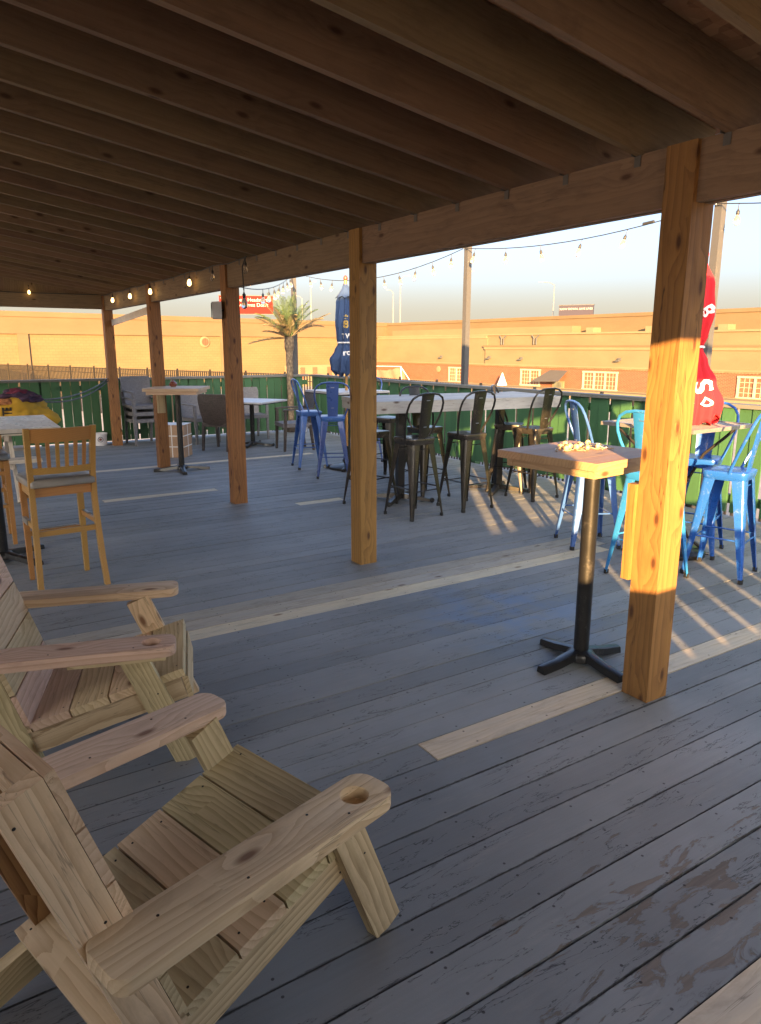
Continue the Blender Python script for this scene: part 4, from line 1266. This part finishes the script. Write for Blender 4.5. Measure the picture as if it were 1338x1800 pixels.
# ------------------------------------------------------------------ wicker armchairs
def wicker_chair(name, label, mat, group, seat_mat=None):
    c = thing(name, label, 'chair', (0, 0, 0), 0, group)
    m = M[mat]
    rings = []
    for i in range(9):
        f = i / 8
        z = .40 + .49 * f
        x = -.20 - .10 * f - .02 * math.sin(f * 3)
        hw = .215 + .045 * f - (.03 * max(0, f - .85) / .15)
        rings.append([(x - .035 * (1 - (u) ** 2), u * hw, z) for u in (-1, -.75, -.4, 0, .4, .75, 1)] + [(x + .025 - .035 * (1 - u ** 2), u * hw, z) for u in (1, .75, .4, 0, -.4, -.75, -1)])
    MB().loft(rings).obj('backrest', m, c, 50)
    MB().box((0.01, 0, .405), (.47, .47, .06)).bevel(.015, 2).obj('seat', M[seat_mat or mat], c)
    for s in (-1, 1):
        MB().loft([[(.205 + dx * k + o, s * .222 + dy * k, z) for dx, dy in ((-.022, -.022), (.022, -.022), (.022, .022), (-.022, .022))] for z, k, o in ((0, .75, .02), (.40, 1, 0), (.64, .9, -.005))]).obj('front_leg', m, c)
        MB().loft([[(-.205 + dx * k + o, s * .215 + dy * k, z) for dx, dy in ((-.022, -.022), (.022, -.022), (.022, .022), (-.022, .022))] for z, k, o in ((0, .75, -.05), (.40, 1, 0))]).obj('rear_leg', m, c)
        MB().loft([[(x, s * .232 - .026, z - .012), (x, s * .232 + .026, z - .012), (x, s * .232 + .022, z + .012), (x, s * .232 - .022, z + .012)] for x, z in ((-.245, .655), (-.1, .652), (.1, .65), (.22, .645), (.235, .63))]).obj('armrest', m, c)
    return c
GW = 'woven armchairs in the far corner'
wa = wicker_chair('wicker_chair', 'grey woven armchair standing left of the dark armchair, facing the viewer', 'wicker_grey', GW)
place(wa, 4.04, 12.05, -75)
wc = copy_tree(wa); place(wc, 5.0, 12.10, -92, 'grey woven armchair behind the low grey table, facing the viewer')
wb = wicker_chair('wicker_chair', 'dark brown woven armchair seen from behind, left of the low grey table', 'wicker_dark', GW)
place(wb, 4.06, 11.02, 40)
wd = wicker_chair('wicker_chair', 'dark woven armchair seen from the side, right of the low grey table', 'wicker_dark', GW, 'wicker_grey')
place(wd, 5.02, 10.42, 172)
for k, lab in enumerate(('bottom armchair of the grey woven stack beside the last post', 'middle armchair of the grey woven stack beside the last post', 'topmost armchair of the grey woven stack beside the last post')):
    s = copy_tree(wa); place(s, 3.17 + .01 * k, 12.36 + .012 * k, -84, lab); s.location.z = .112 * k
    s['group'] = 'stacked grey woven armchairs'
lt = thing('low_table', 'low square table with grey top and dark pedestal among the armchairs', 'table', (4.62, 11.15, 0), R(36))
MB().box((0, 0, .735), (.86, .86, .026)).bevel(.003).obj('tabletop', M['stone_top'], lt)
MB().box((0, 0, .714), (.84, .84, .015)).obj('edge_band', M['black_mat'], lt)
pedestal(lt, .706, .036, .34, 'black', R(12), casters=True)

# ------------------------------------------------------------------ parcel of cartons, bucket, pots
pc = thing('carton_bundle', 'bundle of three brown cartons tied with white straps on the deck', 'cartons', (3.20, 10.68, 0), R(-37))
for k in range(3):
    MB().box((0, 0, .08 + .16 * k), (.36, .34, .156)).bevel(.006).obj('carton', M['cardboard'], pc)
MB().box((0, 0, .4825), (.372, .352, .004)).obj('strap', M['strap_white'], pc)
for z in (.16, .32):
    b = MB()
    for sg in (-1, 1): b.box((0, sg * .1725, z), (.366, .003, .014)).box((sg * .1825, 0, z), (.003, .35, .014))
    b.obj('strap', M['strap_white'], pc)
b = MB()
b.box((0, -.1735, .24), (.014, .003, .48)).box((0, .1735, .24), (.014, .003, .48)).obj('strap', M['strap_white'], pc)
MB().box((.1835, 0, .24), (.003, .014, .48)).obj('strap', M['strap_white'], pc)

def bucket(label, loc, s=1.0, print_=True):
    b = thing('bucket', label, 'bucket', loc)
    MB().lathe([(.0, .004), (.088 * s, .004), (.09 * s, 0), (.095 * s, .02), (.108 * s, .19 * s), (.114 * s, .19 * s), (.114 * s, .20 * s), (.106 * s, .202 * s), (.101 * s, .195 * s), (.086 * s, .012), (.0, .012)], 28, cap=False).obj('body', M['plastic_white'], b)
    MB().tube([(.112 * s * math.cos(a), .112 * s * math.sin(a) * .2 - .10 * s * math.sin(a), .185 * s - .06 * s * math.sin(a)) for a in [math.pi * i / 12 for i in range(13)]], .003, 6).obj('handle', M['galv'], b)
    if print_:
        a = math.atan2(-loc[1], -loc[0]); c = Vector((math.cos(a) * .1055, math.sin(a) * .1055, .105))
        q = Vector((0, 0, 1)).rotation_difference(Vector((math.cos(a), math.sin(a), -.07)))
        o = MB().lathe([(.044, 0), (.044, .0015), (.036, .0016), (.036, 0)], 24, cap=False).obj('printed_ring', M['black_print'], b); o.matrix_local = Matrix.Translation(c) @ q.to_matrix().to_4x4()
        o = MB().lathe([(.022, 0), (.014, .0018), (.0, .0018)], 7).obj('printed_mark', M['ceramic'], b); o.matrix_local = Matrix.Translation(c) @ q.to_matrix().to_4x4()
    return b
bucket('white plastic bucket with a round print beside the last post', (2.50, 12.55, 0))
bucket('small white bucket at the foot of the palm', (6.20, 12.50, 0), .9, False)

# ------------------------------------------------------------------ palm
pl = thing('palm_tree', 'small palm with shaggy fronds in the fence corner', 'palm', (6.03, 12.62, 0))
MB().lathe([(.085, .0), (.10, .02), (.115, .17), (.12, .18), (.105, .185), (.10, .17), (.0, .165)], 24, cap=False).obj('pot', M['terracotta'], pl)
rings = []
for i in range(40):
    z = .10 + 1.68 * i / 39
    r0 = (.056 + .010 * (i / 39) + (.02 if i > 33 else 0)) * (1 + .09 * (i % 2))
    rings.append((r0, z))
MB().lathe(rings, 14).obj('trunk', M['trunk'], pl)
rp = random.Random(5)
def frond(az, el, L, droop, mat, wl):
    b = MB()
    pts = []
    d0 = Vector((math.cos(az), math.sin(az), 0))
    p = Vector((d0.x * .05, d0.y * .05, 1.76 + .04 * math.sin(el)))
    e = el
    n = 22
    for i in range(n + 1):
        pts.append(p.copy())
        p = p + (d0 * math.cos(e) + Vector((0, 0, 1)) * math.sin(e)) * (L / n)
        e -= droop / n * (0.4 + 1.2 * i / n)
    b.tube(pts, [.009 * (1 - .8 * i / n) for i in range(n + 1)], 5)
    side0 = d0.cross(Vector((0, 0, 1)))
    for i in range(3, n + 1):
        t = (pts[i] - pts[i - 1]).normalized()
        up = side0.cross(t).normalized()
        f = i / n
        ll = wl * (math.sin(math.pi * min(1, f * .85 + .12)) ** .7) * rp.uniform(.8, 1.15)
        for sub in (0, .5):
            q0 = pts[i - 1].lerp(pts[i], sub)
            for s in (-1, 1):
                dr = (side0 * s * .75 + t * .75 + up * rp.uniform(.12, .5) + Vector((0, 0, -.12))).normalized()
                q = q0 + dr * ll
                w = t * .0062
                mid = q0.lerp(q, .55) + Vector((0, 0, .012))
                a = b.verts([q0 - w * .5, q0 + w * .5, mid + w, q - Vector((0, 0, ll * .12)), mid - w])
                b.face(a)
    return b.obj('frond', M[mat], pl, 0)
for i in range(22):
    u_ = i / 21
    az = i * 2.39996 + rp.uniform(-.2, .2)
    el = R(88 - 56 * u_ + rp.uniform(-6, 6))
    frond(az, el, .72 + .14 * rp.random(), R(22 + 30 * u_), 'frond' if u_ < .62 else ('frond_dry' if rp.random() < .6 else 'frond'), .15)
for az, el in ((R(200), R(28)), (R(214), R(12)), (R(190), R(-2)), (R(225), R(40)), (R(10), R(30)), (R(-20), R(36)), (R(35), R(20))):
    frond(az, el, .86, R(16), 'frond_dry', .13)

# ------------------------------------------------------------------ string lights
BULB = MB().lathe([(.011, -.035), (.020, -.052), (.030, -.085), (.031, -.105), (.022, -.128), (.0, -.138)], 14, cap=False).mesh(60)
SOCK = MB().lathe([(.0, .012), (.007, .012), (.009, 0), (.016, -.005), (.0165, -.034), (.012, -.040), (.0, -.040)], 12, cap=False).mesh(60)
FIL = MB().tube([(-.006, 0, -.04), (-.009, 0, -.09), (0, 0, -.10), (.009, 0, -.09), (.006, 0, -.04)], .0016, 5).mesh(60)
DROP = MB().tube([(0, 0, .06), (0, 0, .01)], .004, 6).mesh(60)
SOCK.materials.append(M['cable']); FIL.materials.append(M['filament']); DROP.materials.append(M['cable'])
BL, BU = BULB.copy(), BULB
BL.materials.append(M['lit']); BU.materials.append(M['bulb'])
def bulb(root, p, lit=False, tilt=0.0, drop=.06, sc=1.0):
    s = link('socket', SOCK, root)
    s.matrix_local = Matrix.Translation(Vector(p) - Vector((0, 0, drop))) @ Matrix.Rotation(tilt, 4, 'Y') @ Matrix.Rotation(tilt * .6, 4, 'X') @ Matrix.Scale(sc, 4)
    link('drop_wire', DROP, s)
    b = link('bulb', BL if lit else BU, s)
    if lit: b['label'] = 'glowing bulb'
    else: link('filament', FIL, s)
def sag(a, b, s, n=14):
    a, b = Vector(a), Vector(b)
    return [a.lerp(b, i / n) - Vector((0, 0, s * 4 * (i / n) * (1 - i / n))) for i in range(n + 1)]
def at(path, t):
    k = min(int(t * (len(path) - 1)), len(path) - 2); f = t * (len(path) - 1) - k
    return path[k].lerp(path[k + 1], f)
sl_ = thing('string_light', 'string of clear bulbs sagging from pole to pole above the street side fence', 'string lights', (0, 0, 0))
PT = [(6.62, 13.02, 2.93), (6.61, 8.2, 2.93), (6.61, 4.43, 2.93), (6.61, -.8, 2.93)]
for (a, b), n, s in zip(zip(PT, PT[1:]), (11, 6, 8), (.22, .13, .2)):
    path = sag(a, b, s)
    MB().tube(path, .0055, 6).obj('cable', M['cable'], sl_)
    for i in range(n):
        bulb(sl_, at(path, (i + .35) / n), False, random.uniform(-.3, .3))
MB().tube([(6.61, 5.25, 2.855), (6.61, 5.12, 2.862)], .017, 8).obj('plug', M['cable'], sl_)
sl2 = thing('string_light', 'string of clear bulbs from the third post to the fence corner pole above the palm', 'string lights', (0, 0, 0))
path = sag((2.86, 7.30, 2.22), (6.30, 13.0, 2.93), .13, 18)
MB().tube(path, .0055, 6).obj('cable', M['cable'], sl2)
for t in (.36, .46, .56, .66, .76, .86, .95): bulb(sl2, at(path, t), False, random.uniform(-.2, .2))
sl3 = thing('string_light', 'string of small bulbs along the inside of the porch beam with four glowing', 'string lights', (0, 0, 0))
pts = []
yb = [(12.25, 0), (11.47, 1), (10.45, 1), (9.45, 1), (7.92, 1), (7.20, 0), (6.35, 0)]
for (y0, _), (y1, _) in zip(yb, yb[1:]):
    pts += [Vector((2.635, y0, 2.385)), Vector((2.63, (y0 + y1) / 2, 2.365))]
pts.append(Vector((2.635, 6.35, 2.385)))
MB().tube(pts, .0055, 6).obj('cable', M['cable'], sl3)
for y_, lit in yb[1:]: bulb(sl3, (2.625, y_, 2.385), bool(lit), .05, .05, .72)
bulb(sl3, (1.62, 12.36, 2.50), True, 0, .05, .6)
MB().tube([(1.62, 12.385, 2.50), (1.62, 12.36, 2.47)], .005, 6).obj('cable', M['cable'], sl3)
MB().tube(sag((-2.8, 12.385, 2.52), (2.635, 12.385, 2.40), .05, 10), .0055, 6).obj('cable', M['cable'], sl3)
MB().tube([(2.645, 6.4, 2.38), (2.62, 6.42, 2.30), (2.62, 6.40, 2.10)], .0055, 6).obj('cable', M['cable'], sl3)
bulb(sl3, (2.62, 6.40, 2.12), False, 0, .05)

# ------------------------------------------------------------------ speaker on the third post
sp = thing('outdoor_speaker', 'pale grey outdoor speaker mounted on the left side of the third post', 'speaker', (2.615, 7.10, 1.95), R(-20))
MB().loft([[(-.045, -.07, -.08), (.045, -.085, -.08), (.045, .085, -.08), (-.045, .07, -.08)], [(-.05, -.07, .08), (.045, -.085, .085), (.045, .085, .085), (-.05, .07, .08)]]).bevel(.008, 2).obj('cabinet', M['speaker'], sp)
MB().box((-.053, 0, 0), (.008, .12, .14)).bevel(.003).obj('grille', M['speaker_dark'], sp)
MB().tube([(.045, 0, .0), (.06, 0, 0), (.075, 0, .02)], .012, 8).obj('bracket', M['black'], sp)

# ------------------------------------------------------------------ picnic bench with the yellow bag and the clothes
pb_ = thing('picnic_bench', 'weathered pale picnic bench behind the white topped high table', 'bench', (0.2, 8.78, 0))
for k in range(4):
    plank('top_board', pb_, (-1.1, -.24 + .16 * k, .70), (1.05, -.24 + .16 * k, .70), (0, 0, 1), .15, .036, 'white_plank', .003)
for s in (-1, 1):
    plank('seat_board', pb_, (-1.1, s * .52, .445), (.83, s * .52, .445), (0, 0, 1), .22, .036, 'white_plank', .003)
for x in (-.75, .55):
    plank('cross_bar', pb_, (x, -.60, .405), (x, .60, .405), (1, 0, 0), .08, .036, 'white_plank', .003)
    plank('cross_bar', pb_, (x + .002, -.30, .655), (x + .002, .30, .655), (1, 0, 0), .06, .036, 'white_plank', .003)
    for s in (-1, 1): plank('leg', pb_, (x + .04, s * .52, 0), (x + .04, s * .16, .66), (1, 0, 0), .08, .036, 'white_plank', .003)

def heap(name, label, cat, loc, size, mat, seed, cut=-.4, rough=.35, sub=5, parts=()):
    o = thing(name, label, cat, loc)
    bm = bmesh.new()
    bmesh.ops.create_icosphere(bm, subdivisions=sub, radius=1.0)
    for v in bm.verts:
        p = v.co.copy()
        n = noise.noise(p * 1.6 + Vector((seed, 0, 0))) * rough + noise.noise(p * 4.5 + Vector((0, seed, 0))) * rough * .35 + abs(noise.noise(p * 9 + Vector((0, 0, seed)))) * rough * .16
        p *= 1 + n
        if p.z < cut: p.z = cut + (p.z - cut) * .08
        v.co = Vector((p.x * size[0], p.y * size[1], (p.z - cut) * size[2]))
    b = MB(); b.bm.free(); b.bm = bm
    b.obj('body', M[mat], o, 80)
    return o
ybag = heap('yellow_bag', 'crumpled yellow bag with black lettering lying on the picnic bench', 'bag', (.86, 8.80, .718), (.42, .22, .235), 'yellow_cloth', 2.3, -.55, .28)
le = link('lettering', text_mesh('ED TE', .13, .0, .95, .03), ybag, M['black_print'])
_bv = [v.co for v in ybag.children[0].data.vertices]
for v in le.data.vertices:                            # lay the print on the front of the bag
    x = -.06 - v.co.y * .95; z = .15 + v.co.x * .62
    near = min(_bv, key=lambda q: (q.x - x) ** 2 + (q.z - z) ** 2 + (0 if q.y < 0 else 9))
    v.co = Vector((x, near.y - .012, z))
heap('clothes_pile', 'dark purple clothes piled on top of the yellow bag', 'clothes', (.92, 8.78, 1.01), (.20, .14, .085), 'purple_cloth', 7.7, -.4, .5)
heap('folded_shirt', 'maroon cloth crowning the pile of purple clothes', 'clothes', (.92, 8.76, 1.095), (.10, .08, .045), 'maroon_cloth', 4.1, -.3, .5, 4)
heap('orange_cloth', 'small orange cloth tucked between yellow bag and purple clothes', 'clothes', (.78, 8.64, 1.0), (.09, .05, .05), 'orange_cloth', 9.2, -.3, .4, 4)
heap('dark_jacket', 'dark purple jacket left of the clothes pile on the yellow bag', 'clothes', (.62, 8.74, .98), (.13, .11, .07), 'purple_cloth', 1.4, -.4, .5)
hc = thing('power_cable', 'black cable hanging from the clothes pile to the last post', 'cable', (0, 0, 0))
MB().tube(sag((1.06, 8.85, 1.03), (2.668, 12.42, 1.09), .10, 16), .009, 6).obj('cable_run', M['cable'], hc)
MB().tube(sag((1.08, 8.80, 1.02), (2.668, 12.40, 1.06), .13, 16), .009, 6).obj('cable_run', M['cable'], hc)

# ------------------------------------------------------------------ cream knobs with wires strewn over the front table
KN = MB().lathe([(.0, -.009), (.010, -.009), (.0135, -.005), (.0135, .005), (.010, .009), (.006, .009), (.005, .006), (.0, .006)], 16, cap=False).mesh(50)
KN.materials.append(M['cork'])
rk = random.Random(21)
spots = [(2.76, 2.60, 30), (2.80, 2.57, 80), (2.81, 2.535, 15), (2.86, 2.66, 200), (2.90, 2.60, 320), (2.84, 2.49, 280), (2.925, 2.50, 140), (3.0, 2.63, 60), (2.73, 2.53, 250), (2.88, 2.57, 100)]
labs = ['cream knob with bent wire lying on the front high table, left end of the cluster', 'cream knob touching two others in the left cluster on the front table', 'cream knob nearest the front corner of the left cluster on the table',
        'cream knob with long wire at the back of the front table cluster', 'cream knob in the middle of the front table with wire pointing right', 'cream knob facing the viewer at the front of the table cluster',
        'single cream knob lying to the right of the cluster on the front table', 'cream knob lying close to the near post on the front table', 'cream knob with thin looped wire in the shaded part of the table', 'cream knob lying over crossed wires at the cluster centre']
for (x, y, a), lab in zip(spots, labs):
    k = thing('wired_knob', lab, 'knob', (x, y, 1.0915), R(a), 'cream knobs strewn on the front table')
    h = link('knob', KN, k); 
    h.matrix_local = Matrix.Translation((0, 0, .0137)) @ Matrix.Rotation(R(90), 4, 'Y') @ Matrix.Rotation(R(rk.uniform(-25, 25)), 4, 'X')
    L = rk.uniform(.07, .13)
    w = [(-.008 - L * i / 8, .016 * math.sin(i * .8 + a) * i / 8, .0025 + .013 * math.exp(-i * .9) + (.004 if i % 3 == 1 else 0)) for i in range(9)]
    MB().tube(w, .0030, 6).obj('wire', M['wire'], k)
kr = thing('key_ring', 'round metal ring lying beside the knobs near the post', 'ring', (2.985, 2.54, 1.0915), 0)
MB().tube([(.020 * math.cos(R(a)), .020 * math.sin(R(a)), .010 + .006 * math.sin(R(a))) for a in range(0, 360, 20)], .004, 8, loop=True).obj('ring_band', M['galv'], kr)
